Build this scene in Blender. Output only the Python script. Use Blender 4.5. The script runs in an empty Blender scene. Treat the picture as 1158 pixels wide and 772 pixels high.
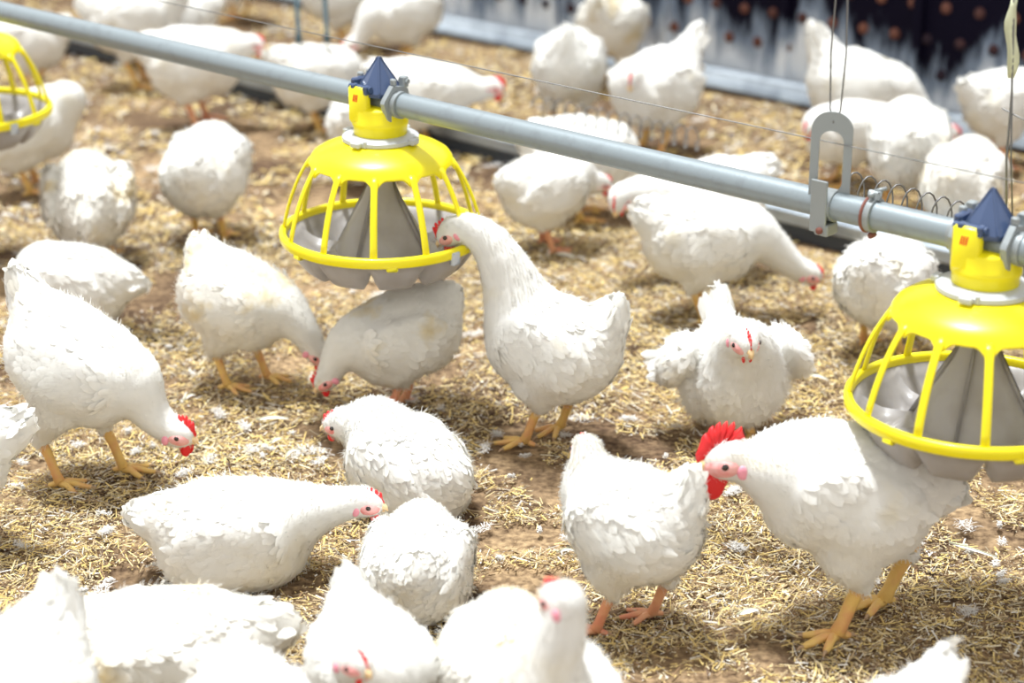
import bpy, math, random
import numpy as np
from mathutils import Vector, Matrix

# ------------------------------------------------------------------ camera, world, light, exposure
scene = bpy.context.scene
col = scene.collection
CAM_H, PITCH, FPX = 1.5, math.radians(21.0), 2300.0
cam_d = bpy.data.cameras.new('camera')
cam_d.sensor_width = 36.0
cam_d.lens = FPX / 1158.0 * 36.0
cam_d.clip_start = 0.05
cam_d.dof.use_dof = True
cam_d.dof.focus_distance = 3.3
cam_d.dof.aperture_fstop = 2.6
cam = bpy.data.objects.new('camera', cam_d)
col.objects.link(cam)
cam.location = (0, 0, CAM_H)
cam.rotation_euler = (math.pi / 2 - PITCH, 0, 0)
scene.camera = cam

world = bpy.data.worlds.new('world')
scene.world = world
world.use_nodes = True
bg = world.node_tree.nodes['Background']
bg.inputs[0].default_value = (1.0, 0.98, 0.94, 1)
bg.inputs[1].default_value = 0.92
sun_d = bpy.data.lights.new('sun', 'SUN')
sun_d.energy = 5.6
sun_d.angle = math.radians(9)
sun_d.color = (0.955, 0.985, 1.0)
sun = bpy.data.objects.new('sun', sun_d)
col.objects.link(sun)
# light falls from above, a little from behind and from the left
sun.rotation_euler = Vector((0.13, -0.14, -1.0)).to_track_quat('-Z', 'Y').to_euler()

scene.view_settings.view_transform = 'Standard'
scene.view_settings.look = 'None'
scene.view_settings.exposure = 0.15
scene.view_settings.gamma = 1.0
scene.view_settings.use_curve_mapping = False

# ------------------------------------------------------------------ helpers
FW = np.array([0, math.cos(PITCH), -math.sin(PITCH)])
UP = np.array([0, math.sin(PITCH), math.cos(PITCH)])


def at(px, py, z=0.0):
    """place in the world, at height z, seen at this spot of the photograph"""
    r = FW + UP * (386 - py) / FPX + np.array([1.0, 0, 0]) * (px - 579) / FPX
    t = (z - CAM_H) / r[2]
    p = np.array([0, 0, CAM_H]) + r * t
    return float(p[0]), float(p[1]), float(p[2])


def tag(o, label=None, cat=None, group=None, kind=None):
    if label: o['label'] = label
    if cat: o['category'] = cat
    if group: o['group'] = group
    if kind: o['kind'] = kind
    return o


def empty(name, loc, rz=0.0):
    o = bpy.data.objects.new(name, None)
    o.empty_display_size = 0.05
    col.objects.link(o)
    o.location = loc
    o.rotation_euler = (0, 0, rz)
    return o


def mat(name, color, rough=0.6, metal=0.0, translucent=0.0, spec=0.5, bump=None, var=None, coat=0.0):
    m = bpy.data.materials.new(name)
    m.use_nodes = True
    nt = m.node_tree
    N, L = nt.nodes, nt.links
    b = N['Principled BSDF']
    b.inputs['Base Color'].default_value = (*color, 1)
    b.inputs['Roughness'].default_value = rough
    b.inputs['Metallic'].default_value = metal
    b.inputs['Specular IOR Level'].default_value = spec
    b.inputs['Coat Weight'].default_value = coat
    tc = N.new('ShaderNodeTexCoord')
    csock = None
    if var:                       # (scale, other colour, low, high)
        n = N.new('ShaderNodeTexNoise'); n.inputs['Scale'].default_value = var[0]
        n.inputs['Detail'].default_value = 4
        L.new(tc.outputs['Object'], n.inputs['Vector'])
        r = N.new('ShaderNodeMapRange')
        r.inputs[1].default_value = var[2]; r.inputs[2].default_value = var[3]
        L.new(n.outputs['Fac'], r.inputs[0])
        mx = N.new('ShaderNodeMix'); mx.data_type = 'RGBA'
        mx.inputs[6].default_value = (*color, 1); mx.inputs[7].default_value = (*var[1], 1)
        L.new(r.outputs[0], mx.inputs[0])
        csock = mx.outputs[2]
        L.new(csock, b.inputs['Base Color'])
    if bump:                      # (scale, strength, distance)
        n = N.new('ShaderNodeTexNoise'); n.inputs['Scale'].default_value = bump[0]
        n.inputs['Detail'].default_value = 5
        L.new(tc.outputs['Object'], n.inputs['Vector'])
        bp = N.new('ShaderNodeBump'); bp.inputs['Strength'].default_value = bump[1]
        bp.inputs['Distance'].default_value = bump[2]
        L.new(n.outputs['Fac'], bp.inputs['Height'])
        L.new(bp.outputs[0], b.inputs['Normal'])
    if translucent > 0:
        tr = N.new('ShaderNodeBsdfTranslucent')
        tr.inputs[0].default_value = (*color, 1)
        if csock: L.new(csock, tr.inputs[0])
        ms = N.new('ShaderNodeMixShader'); ms.inputs[0].default_value = translucent
        L.new(b.outputs[0], ms.inputs[1]); L.new(tr.outputs[0], ms.inputs[2])
        L.new(ms.outputs[0], N['Material Output'].inputs[0])
    return m


M = {
    'plume': mat('white_plumage', (0.935, 0.93, 0.90), 0.75, translucent=0.25, spec=0.2,
                 var=(9.0, (0.86, 0.80, 0.64), 0.56, 0.78)),
    'plume_dirty': mat('soiled_plumage', (0.925, 0.91, 0.86), 0.8, translucent=0.25, spec=0.2,
                       var=(11.0, (0.80, 0.66, 0.36), 0.54, 0.72)),
    'down': mat('shed_down', (0.72, 0.70, 0.67), 0.85, translucent=0.2, spec=0.1),
    'leg': mat('leg_skin', (0.76, 0.50, 0.15), 0.45, bump=(260, 0.5, 0.002), var=(30, (0.72, 0.37, 0.15), 0.45, 0.65)),
    'leg_pink': mat('leg_skin_pink', (0.78, 0.40, 0.22), 0.45, bump=(260, 0.35, 0.002), var=(30, (0.70, 0.27, 0.16), 0.45, 0.65)),
    'claw': mat('claw_horn', (0.45, 0.30, 0.18), 0.4),
    'comb': mat('comb_skin', (0.84, 0.025, 0.03), 0.42, translucent=0.12, bump=(400, 0.4, 0.001)),
    'face': mat('face_skin', (0.86, 0.45, 0.43), 0.5, bump=(300, 0.3, 0.001), var=(60, (0.80, 0.25, 0.24), 0.45, 0.7)),
    'lobe': mat('earlobe_skin', (0.85, 0.33, 0.42), 0.45),
    'beak': mat('beak_horn', (0.86, 0.62, 0.34), 0.35),
    'eye': mat('eye', (0.02, 0.012, 0.01), 0.08, spec=0.8),
    'iris': mat('iris', (0.45, 0.16, 0.05), 0.2),
    'yellow': mat('yellow_plastic', (0.97, 0.85, 0.008), 0.34, translucent=0.10, coat=0.1),
    'grey': mat('grey_plastic', (0.36, 0.34, 0.335), 0.38, bump=(60, 0.1, 0.001), var=(14, (0.29, 0.265, 0.24), 0.45, 0.7)),
    'zinc': mat('zinc_bracket', (0.30, 0.33, 0.34), 0.42, metal=0.25, bump=(120, 0.12, 0.001)),
    'ring': mat('pale_grey_plastic', (0.50, 0.52, 0.54), 0.28),
    'navy': mat('navy_plastic', (0.045, 0.075, 0.16), 0.30, coat=0.3),
    'red': mat('red_print', (0.80, 0.03, 0.01), 0.5),
    'pipe': mat('galvanised_pipe', (0.27, 0.315, 0.34), 0.40, metal=0.35, bump=(220, 0.25, 0.001),
                var=(40, (0.22, 0.25, 0.27), 0.55, 0.85)),
    'rust': mat('rusty_steel', (0.20, 0.07, 0.05), 0.7),
    'wire': mat('steel_wire', (0.20, 0.20, 0.20), 0.45, metal=0.5),
    'trough': mat('trough_steel', (0.42, 0.48, 0.54), 0.5, metal=0.2, var=(12, (0.24, 0.28, 0.33), 0.45, 0.7)),
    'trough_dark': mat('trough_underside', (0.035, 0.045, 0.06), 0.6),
    'ribbon': mat('pale_plastic_strip', (0.72, 0.74, 0.52), 0.6, translucent=0.2),
    'tube': mat('drinker_tube', (0.06, 0.10, 0.12), 0.6, spec=0.2),
}


def build(name, V, faces, mats, parent=None, smooth=True, normals=None):
    """faces: list of (array n x 3 or n x 4, material index)"""
    me = bpy.data.meshes.new(name)
    V = np.asarray(V, dtype=np.float32)
    faces = [(np.asarray(f, dtype=np.int32), mi) for f, mi in faces if len(f)]
    me.vertices.add(len(V)); me.vertices.foreach_set('co', V.ravel())
    nl = sum(f.size for f, _ in faces); npoly = sum(len(f) for f, _ in faces)
    me.loops.add(nl); me.polygons.add(npoly)
    me.loops.foreach_set('vertex_index', np.concatenate([f.ravel() for f, _ in faces]))
    tot = np.concatenate([np.full(len(f), f.shape[1], np.int32) for f, _ in faces])
    st = np.concatenate([[0], np.cumsum(tot)[:-1]]).astype(np.int32)
    me.polygons.foreach_set('loop_start', st)
    me.polygons.foreach_set('loop_total', tot)
    me.polygons.foreach_set('material_index', np.concatenate([np.full(len(f), mi, np.int32) for f, mi in faces]))
    me.polygons.foreach_set('use_smooth', np.full(npoly, smooth))
    me.update(calc_edges=True)
    me.validate()
    for m in mats: me.materials.append(M[m] if isinstance(m, str) else m)
    if normals is not None and len(normals) == len(me.vertices):
        me.normals_split_custom_set_from_vertices(np.asarray(normals, dtype=np.float32).tolist())
    o = bpy.data.objects.new(name, me)
    col.objects.link(o)
    if parent: o.parent = parent
    return o


class MB:
    """collects shapes into one mesh"""
    def __init__(s): s.V = []; s.Q = {}; s.T = {}; s.n = 0

    def add(s, V, quads=(), tris=(), mi=0):
        V = np.asarray(V, float).reshape(-1, 3)
        if len(quads): s.Q.setdefault(mi, []).append(np.asarray(quads, int) + s.n)
        if len(tris): s.T.setdefault(mi, []).append(np.asarray(tris, int) + s.n)
        s.V.append(V); s.n += len(V)

    def tube(s, P, R, seg=10, mi=0, flat=1.0, closed=False, upv=None):
        P = np.asarray(P, float); n = len(P)
        R = np.full(n, R, float) if np.isscalar(R) else np.asarray(R, float)
        if closed: T = np.roll(P, -1, 0) - np.roll(P, 1, 0)
        else: T = np.gradient(P, axis=0)
        T /= np.linalg.norm(T, axis=1)[:, None] + 1e-9
        u = np.array(upv if upv is not None else [0, 0, 1.0], float)
        if upv is None and abs(T[0] @ u) > 0.9: u = np.array([1.0, 0, 0])
        A = np.linspace(0, 2 * np.pi, seg, endpoint=False)
        V = []
        for i in range(n):
            if upv is None:
                u = u - T[i] * (u @ T[i]); u /= np.linalg.norm(u) + 1e-9
                uu = u
            else:
                uu = u - T[i] * (u @ T[i]); uu /= np.linalg.norm(uu) + 1e-9
            v = np.cross(T[i], uu)
            V.append(P[i] + R[i] * (np.cos(A)[:, None] * v + flat * np.sin(A)[:, None] * uu))
        V = np.concatenate(V)
        q = []
        m = n if closed else n - 1
        for i in range(m):
            a, b = i * seg, ((i + 1) % n) * seg
            for k in range(seg):
                k2 = (k + 1) % seg
                q.append((a + k, a + k2, b + k2, b + k))
        tr = []
        if not closed:
            V = np.concatenate([V, [P[0], P[-1]]]); c0, c1 = n * seg, n * seg + 1
            for k in range(seg):
                k2 = (k + 1) % seg
                tr.append((c0, k2, k)); tr.append((c1, (n - 1) * seg + k, (n - 1) * seg + k2))
        s.add(V, q, tr, mi)

    def lathe(s, prof, seg=48, mi=0, c=(0, 0, 0), closed=False):
        prof = np.asarray(prof, float); n = len(prof)
        A = np.linspace(0, 2 * np.pi, seg, endpoint=False)
        V = np.stack([np.outer(prof[:, 0], np.cos(A)), np.outer(prof[:, 0], np.sin(A)),
                      np.repeat(prof[:, 1][:, None], seg, 1)], -1).reshape(-1, 3) + np.array(c)
        q = []
        for i in range(n if closed else n - 1):
            a, b = i * seg, ((i + 1) % n) * seg
            for k in range(seg):
                k2 = (k + 1) % seg
                q.append((a + k, a + k2, b + k2, b + k))
        s.add(V, q, (), mi)

    def box(s, c, size, R=None, mi=0, bev=0.0):
        h = np.array(size, float) / 2
        if bev <= 0:
            V = np.array([[x, y, z] for x in (-1, 1) for y in (-1, 1) for z in (-1, 1)], float) * h
            q = [(0, 1, 3, 2), (4, 6, 7, 5), (0, 4, 5, 1), (2, 3, 7, 6), (0, 2, 6, 4), (1, 5, 7, 3)]
            tr = []
        else:
            b = bev; V = []; 
            for x in (-1, 1):
                for y in (-1, 1):
                    for z in (-1, 1):
                        sg = np.array([x, y, z])
                        for ax in range(3):
                            p = sg * (h - b); p[ax] = sg[ax] * h[ax]; V.append(p)
            V = np.array(V)
            def I(x, y, z, ax): return ((x * 2 + y) * 2 + z) * 3 + ax
            q = [(I(0,0,0,0), I(0,0,1,0), I(0,1,1,0), I(0,1,0,0)), (I(1,0,0,0), I(1,1,0,0), I(1,1,1,0), I(1,0,1,0)),
                 (I(0,0,0,1), I(1,0,0,1), I(1,0,1,1), I(0,0,1,1)), (I(0,1,0,1), I(0,1,1,1), I(1,1,1,1), I(1,1,0,1)),
                 (I(0,0,0,2), I(0,1,0,2), I(1,1,0,2), I(1,0,0,2)), (I(0,0,1,2), I(1,0,1,2), I(1,1,1,2), I(0,1,1,2))]
            for y in (0, 1):
                for z in (0, 1):
                    q.append((I(0,y,z,1), I(1,y,z,1), I(1,y,z,2), I(0,y,z,2)))
            for x in (0, 1):
                for z in (0, 1):
                    q.append((I(x,0,z,0), I(x,1,z,0), I(x,1,z,2), I(x,0,z,2)))
            for x in (0, 1):
                for y in (0, 1):
                    q.append((I(x,y,0,0), I(x,y,1,0), I(x,y,1,1), I(x,y,0,1)))
            tr = [(I(x,y,z,0), I(x,y,z,1), I(x,y,z,2)) for x in (0,1) for y in (0,1) for z in (0,1)]
        if R is not None: V = V @ np.asarray(R, float).T
        s.add(V + np.array(c), q, tr, mi)

    def ellipsoid(s, c, F, r, mi=0, nu=14, nv=10):
        """F: rows are the three axes"""
        V = []; q = []
        for j in range(nv + 1):
            ph = math.pi * j / nv
            for i in range(nu):
                th = 2 * math.pi * i / nu
                V.append((math.sin(ph) * math.cos(th) * r[0], math.sin(ph) * math.sin(th) * r[1], math.cos(ph) * r[2]))
        for j in range(nv):
            for i in range(nu):
                i2 = (i + 1) % nu
                q.append((j * nu + i, (j + 1) * nu + i, (j + 1) * nu + i2, j * nu + i2))
        s.add(np.array(V) @ np.asarray(F, float) + np.array(c), q, (), mi)

    def out(s, name, mats, parent=None, smooth=True):
        V = np.concatenate(s.V)
        f = [(np.concatenate(a), k) for k, a in s.Q.items()] + [(np.concatenate(a), k) for k, a in s.T.items()]
        return build(name, V, f, mats, parent, smooth)


def edges_sharp(o, deg=35):
    bpy.context.view_layer.update()
    o.data.shade_smooth() if hasattr(o.data, 'shade_smooth') else None
    try: o.data.set_sharp_from_angle(angle=math.radians(deg))
    except Exception: pass
    return o

# value noise for scatter densities
def vnoise(x, y, sc, seed):
    g = np.random.RandomState(seed).rand(64, 64)
    u, v = x * sc + 100, y * sc + 100
    i, j = np.floor(u).astype(int), np.floor(v).astype(int)
    fx, fy = u - i, v - j
    fx, fy = fx * fx * (3 - 2 * fx), fy * fy * (3 - 2 * fy)
    G = lambda a, b: g[a % 64, b % 64]
    return (G(i, j) * (1 - fx) + G(i + 1, j) * fx) * (1 - fy) + (G(i, j + 1) * (1 - fx) + G(i + 1, j + 1) * fx) * fy

# ------------------------------------------------------------------ the setting: floor and wall
A45 = math.radians(-42.0)
DIR = np.array([math.cos(A45), math.sin(A45), 0.0])        # direction of the feed lines and the wall
PERP = np.array([-DIR[1], DIR[0], 0.0])                     # away from the camera


def litter_height(x, y):
    return 0.016 * (vnoise(x, y, 3.1, 5) - 0.5) + 0.008 * (vnoise(x, y, 11, 6) - 0.5)


def make_floor():
    nx, ny = 240, 300
    xs = np.linspace(-5.5, 4.5, nx); ys = np.linspace(0.8, 12.0, ny)
    X, Y = np.meshgrid(xs, ys, indexing='ij')
    Z = litter_height(X, Y) - 0.010
    V = np.stack([X, Y, Z], -1).reshape(-1, 3)
    i, j = np.meshgrid(np.arange(nx - 1), np.arange(ny - 1), indexing='ij')
    a = (i * ny + j).ravel()
    F = np.stack([a, a + ny, a + ny + 1, a + 1], -1)
    m = bpy.data.materials.new('trodden_litter'); m.use_nodes = True
    nt = m.node_tree; N, L = nt.nodes, nt.links; b = N['Principled BSDF']
    b.inputs['Roughness'].default_value = 0.9; b.inputs['Specular IOR Level'].default_value = 0.15
    tc = N.new('ShaderNodeTexCoord')
    n1 = N.new('ShaderNodeTexNoise'); n1.inputs['Scale'].default_value = 3.2; n1.inputs['Detail'].default_value = 6
    n2 = N.new('ShaderNodeTexNoise'); n2.inputs['Scale'].default_value = 75; n2.inputs['Detail'].default_value = 5
    L.new(tc.outputs['Object'], n1.inputs[0]); L.new(tc.outputs['Object'], n2.inputs[0])
    r1 = N.new('ShaderNodeValToRGB'); r1.color_ramp.elements[0].position = 0.38; r1.color_ramp.elements[1].position = 0.66
    r1.color_ramp.elements[0].color = (0.13, 0.085, 0.055, 1); r1.color_ramp.elements[1].color = (0.42, 0.31, 0.19, 1)
    r2 = N.new('ShaderNodeValToRGB'); r2.color_ramp.elements[0].position = 0.32; r2.color_ramp.elements[1].position = 0.68
    r2.color_ramp.elements[0].color = (0.35, 0.30, 0.28, 1); r2.color_ramp.elements[1].color = (1.25, 1.2, 1.1, 1)
    L.new(n1.outputs['Fac'], r1.inputs[0]); L.new(n2.outputs['Fac'], r2.inputs[0])
    mx = N.new('ShaderNodeMix'); mx.data_type = 'RGBA'; mx.blend_type = 'MULTIPLY'; mx.inputs[0].default_value = 1
    L.new(r1.outputs[0], mx.inputs[6]); L.new(r2.outputs[0], mx.inputs[7]); L.new(mx.outputs[2], b.inputs['Base Color'])
    bp = N.new('ShaderNodeBump'); bp.inputs['Strength'].default_value = 0.8; bp.inputs['Distance'].default_value = 0.01
    L.new(n2.outputs['Fac'], bp.inputs['Height']); L.new(bp.outputs[0], b.inputs['Normal'])
    o = build('floor', V, [(F, 0)], [m])
    tag(o, kind='structure')


def attr_mat(name, rough, stops, translucent=0.0):
    """colour by random value per island"""
    m = bpy.data.materials.new(name); m.use_nodes = True
    nt = m.node_tree; N, L = nt.nodes, nt.links; b = N['Principled BSDF']
    b.inputs['Roughness'].default_value = rough; b.inputs['Specular IOR Level'].default_value = 0.25
    g = N.new('ShaderNodeNewGeometry'); r = N.new('ShaderNodeValToRGB')
    r.color_ramp.interpolation = 'CONSTANT'
    els = r.color_ramp.elements
    els[0].position = 0; els[0].color = (*stops[0][1], 1)
    els[1].position = stops[1][0]; els[1].color = (*stops[1][1], 1)
    for p, c in stops[2:]:
        e = els.new(p); e.color = (*c, 1)
    L.new(g.outputs['Random Per Island'], r.inputs[0]); L.new(r.outputs[0], b.inputs['Base Color'])
    return m


def visible_floor_samples(n, rs, y0, y1):
    Y = y0 + (y1 - y0) * rs.rand(n)
    half = (Y * math.cos(PITCH) + CAM_H * math.sin(PITCH)) * 579 / FPX + 0.18
    X = (rs.rand(n) * 2 - 1) * half
    return X, Y


def clear_of_wall(X, Y):
    x0, y0, _ = at(850, 104)
    return (X - x0) * PERP[0] + (Y - y0) * PERP[1] < -0.08


def make_straw():
    rs = np.random.RandomState(11)
    m = attr_mat('straw_chaff', 0.65, [(0, (0.70, 0.52, 0.20)), (0.14, (0.76, 0.62, 0.34)), (0.27, (0.50, 0.38, 0.22)),
                                       (0.40, (0.80, 0.71, 0.50)), (0.50, (0.27, 0.17, 0.09)), (0.62, (0.80, 0.62, 0.25)),
                                       (0.76, (0.12, 0.075, 0.05)), (0.83, (0.78, 0.75, 0.69)), (0.91, (0.40, 0.34, 0.24))])
    Vs, Fs, n0 = [], [], 0
    for (n, y0, y1, l0, l1, w0, w1) in ((170000, 1.9, 3.4, .003, .032, .0007, .0034), (100000, 3.3, 4.7, .004, .034, .0010, .0042),
                                        (45000, 4.6, 8.2, .014, .045, .003, .008)):
        X, Y = visible_floor_samples(n, rs, y0, y1)
        keep = (vnoise(X, Y, 4.2, 8) * 0.55 + vnoise(X, Y, 13, 9) * 0.45) > (0.31 + 0.20 * rs.rand(n))
        keep &= clear_of_wall(X, Y)
        X, Y = X[keep], Y[keep]; n = len(X)
        Ln = l0 + (l1 - l0) * rs.rand(n) ** 3.0; W = w0 + (w1 - w0) * rs.rand(n) ** 2.0
        flowa = vnoise(X, Y, 2.5, 12) * 5.0
        a = flowa + rs.randn(n) * 1.0
        tilt = rs.randn(n) * 0.22; roll = rs.randn(n) * 0.45
        d = np.stack([np.cos(a) * np.cos(tilt), np.sin(a) * np.cos(tilt), np.sin(tilt)], -1)
        s = np.stack([-np.sin(a) * np.cos(roll), np.cos(a) * np.cos(roll), np.sin(roll)], -1)
        nrm = np.cross(d, s)
        nrm *= np.sign(nrm[:, 2:3])
        Z = litter_height(X, Y) - 0.006 + rs.rand(n) * 0.007 + np.abs(np.sin(tilt)) * Ln * 0.5
        C = np.stack([X, Y, Z], -1)
        bend = (nrm * (W * 0.45)[:, None])
        hl = d * (Ln / 2)[:, None]; hw = s * (W / 2)[:, None]
        cv = (s * ((rs.randn(n)) * Ln * 0.05)[:, None])
        # a straw splinter: a small folded blade, six corners
        P = np.stack([C - hl - hw, C - hl * 0.9 + bend, C - hl + hw, C + hl + hw + cv, C + hl * 0.9 + bend + cv, C + hl - hw + cv], 1)
        Vs.append(P.reshape(-1, 3))
        base = (np.arange(n) * 6)[:, None] + n0
        Fs.append(np.concatenate([base + np.array([0, 1, 4, 5]), base + np.array([1, 2, 3, 4])]))
        n0 += n * 6
    o = build('straw_litter', np.concatenate(Vs), [(np.concatenate(Fs), 0)], [m], smooth=False)
    tag(o, 'loose yellow and brown chopped straw litter spread over the barn floor', 'straw', kind='stuff')


def make_down():
    rs = np.random.RandomState(21)
    Vs, Fs, n0 = [], [], 0
    X, Y = visible_floor_samples(850, rs, 2.0, 7.0)
    k = (vnoise(X, Y, 2.7, 31) > 0.35 + 0.25 * rs.rand(len(X))) & clear_of_wall(X, Y); X, Y = X[k], Y[k]
    for x, y in zip(X, Y):
        nb = rs.randint(60, 150); R = 0.005 + 0.016 * rs.rand() ** 1.8
        ell = 1.2 + rs.rand() * 2.2; rot = rs.rand() * 6.28
        t = rs.rand(nb) * 6.28; rr = R * np.sqrt(rs.rand(nb)) * 0.6
        ex, ey = rr * np.cos(t) * ell, rr * np.sin(t)
        cx = x + ex * math.cos(rot) - ey * math.sin(rot); cy = y + ex * math.sin(rot) + ey * math.cos(rot)
        cz = litter_height(cx, cy) + rs.rand(nb) * 0.007 + 0.001
        a = rs.rand(nb) * 6.28; L_ = R * (0.3 + rs.rand(nb) * 0.6); w = 0.0004 + 0.0007 * rs.rand(nb)
        d = np.stack([np.cos(a), np.sin(a), 0.15 + 0.4 * rs.rand(nb)], -1); s = np.stack([-np.sin(a), np.cos(a), 0 * a], -1)
        C = np.stack([cx, cy, cz], -1)
        P = np.stack([C - s * w[:, None], C + s * w[:, None], C + d * (L_ * 0.6)[:, None] + s * w[:, None] * 0.8,
                      C + d * L_[:, None] * np.array([1, 1, 0.4]), C + d * (L_ * 0.6)[:, None] - s * w[:, None] * 0.8], 1)
        Vs.append(P.reshape(-1, 3))
        b = (np.arange(nb) * 5)[:, None] + n0
        Fs.append((b + np.array([0, 1, 2, 4]), b + np.array([2, 3, 4])))
        n0 += nb * 5
    o = build('down_fluff', np.concatenate(Vs), [(np.concatenate([f[0] for f in Fs]), 0), (np.concatenate([f[1] for f in Fs]), 0)],
              ['down'], smooth=True)
    tag(o, 'tufts of white down fluff lying scattered in the straw', 'down', kind='stuff')


def make_wall():
    # panel wall with a grid of round knobs; the foot of the wall is caked in pale droppings
    x0, y0, _ = at(850, 104)
    O = np.array([x0, y0, 0])
    m = bpy.data.materials.new('dark_panel'); m.use_nodes = True
    nt = m.node_tree; N, L = nt.nodes, nt.links; b = N['Principled BSDF']
    b.inputs['Roughness'].default_value = 0.7; b.inputs['Specular IOR Level'].default_value = 0.08
    tc = N.new('ShaderNodeTexCoord'); sp = N.new('ShaderNodeSeparateXYZ'); L.new(tc.outputs['Object'], sp.inputs[0])
    mp = N.new('ShaderNodeMapping'); mp.inputs['Scale'].default_value = (1.0, 1.0, 0.22)
    L.new(tc.outputs['Object'], mp.inputs[0])
    n = N.new('ShaderNodeTexNoise'); n.inputs['Scale'].default_value = 11; n.inputs['Detail'].default_value = 7
    n.inputs['Roughness'].default_value = 0.65
    L.new(mp.outputs[0], n.inputs[0])
    # dirt coverage falls off with height
    z = N.new('ShaderNodeMapRange'); z.inputs[1].default_value = 0.0; z.inputs[2].default_value = 0.42
    z.inputs[3].default_value = 0.45; z.inputs[4].default_value = -0.24
    L.new(sp.outputs[2], z.inputs[0])
    ad = N.new('ShaderNodeMath'); ad.operation = 'ADD'; L.new(n.outputs['Fac'], ad.inputs[0]); L.new(z.outputs[0], ad.inputs[1])
    r = N.new('ShaderNodeValToRGB'); e = r.color_ramp.elements
    e[0].position = 0.52; e[0].color = (0.004, 0.003, 0.012, 1); e[1].position = 0.82; e[1].color = (0.74, 0.80, 0.88, 1)
    q = e.new(0.66); q.color = (0.22, 0.28, 0.38, 1)
    L.new(ad.outputs[0], r.inputs[0]); L.new(r.outputs[0], b.inputs['Base Color'])
    w = MB(); LEN = 12.0
    w.box((0, 0.05, 0.60), (LEN, 0.06, 1.2))
    # upright ribs of the panel, and the knobs
    for k in range(-12, 13): w.box((k * 0.45 + 0.1, 0.012, 0.60), (0.03, 0.022, 1.2))
    rs = random.Random(4)
    for i in range(-24, 25):
        for j in range(7):
            x = i * 0.105 + (0.052 if j % 2 else 0); zz = 0.15 + j * 0.095
            w.ellipsoid((x, 0.02, zz), np.eye(3), (0.017, 0.014, 0.017), mi=1, nu=8, nv=6)
    o = w.out('wall_back', [m, mat('knob_terracotta', (0.20, 0.085, 0.06), 0.7, spec=0.1, var=(3.0, (0.03, 0.02, 0.03), 0.42, 0.60))])
    edges_sharp(o)
    o.location = O; o.rotation_euler = (0, 0, A45)
    tag(o, kind='structure')
    t = MB(); t.box((0, 0.02, 1.22), (LEN, 0.10, 0.05), bev=0.006)
    t.box((0, -0.02, 0.03), (LEN, 0.05, 0.06), bev=0.008)
    o2 = t.out('trim_1', ['trough']); o2.location = O; o2.rotation_euler = (0, 0, A45); tag(o2, kind='structure')


make_floor(); make_wall()

# ------------------------------------------------------------------ feed line
ZR = 0.357                                                    # height of the pan rims
RP = 0.182
PA, PB, PC = (np.array(at(433, 262, ZR)), np.array(at(1102, 455, ZR)), np.array(at(-38, 125, ZR)))
PA, PB, PC = [np.array([p[0], p[1], 0.0]) for p in (PA, PB, PC)]
LD = (PB - PC) / np.linalg.norm(PB - PC); LANG = math.atan2(LD[1], LD[0])
PIPE_Z = ZR + 0.246


def on_line(p): return PC + LD * ((p - PC) @ LD)


def make_pipe():
    w = MB()
    a = PC - LD * 1.5; b = PB + LD * 1.2
    w.tube([a + [0, 0, PIPE_Z], b + [0, 0, PIPE_Z]], 0.0215, seg=40)
    # seam collar where two lengths join
    o = w.out('feed_pipe', ['pipe']); edges_sharp(o)
    tag(o, 'long grey galvanised feed pipe running diagonally above the hens', 'pipe')


def superpan(th_n=120):
    """scalloped feed pan, as inside and outside skins"""
    rs = [0.0, 0.03, 0.06, 0.08, 0.095, 0.105, 0.115, 0.125, 0.135, 0.145, 0.152, 0.160, 0.168, 0.175, 0.179]
    V, q = [], []
    A = np.linspace(0, 2 * np.pi, th_n, endpoint=False)
    NP = 10
    for skin in (0, 1):
        for r in rs:
            pocket = np.clip(np.abs(np.cos(A * NP / 2)) ** 0.7 * 1.6, 0, 1)
            if r <= 0.095: base = -0.030 + 0 * A
            else:
                t = (r - 0.095) / 0.084
                deep = -0.030 - 0.034 * pocket * np.sin(min(1, t * 2.2) * np.pi / 2)
                rise = max(0, (t - 0.42) / 0.58)
                base = deep * (1 - rise ** 1.6) + (-0.004) * rise ** 1.6
                if r >= 0.175: base = -0.004 + 0 * A
            z = base - (0.003 if skin else 0)
            V.append(np.stack([r * np.cos(A), r * np.sin(A), z], -1))
    V = np.concatenate(V); n = len(rs)
    for skin in (0, 1):
        o = skin * n * th_n
        for i in range(n - 1):
            for k in range(th_n):
                k2 = (k + 1) % th_n
                f = (o + i * th_n + k, o + i * th_n + k2, o + (i + 1) * th_n + k2, o + (i + 1) * th_n + k)
                q.append(f if skin else f[::-1])
    return V, q


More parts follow.
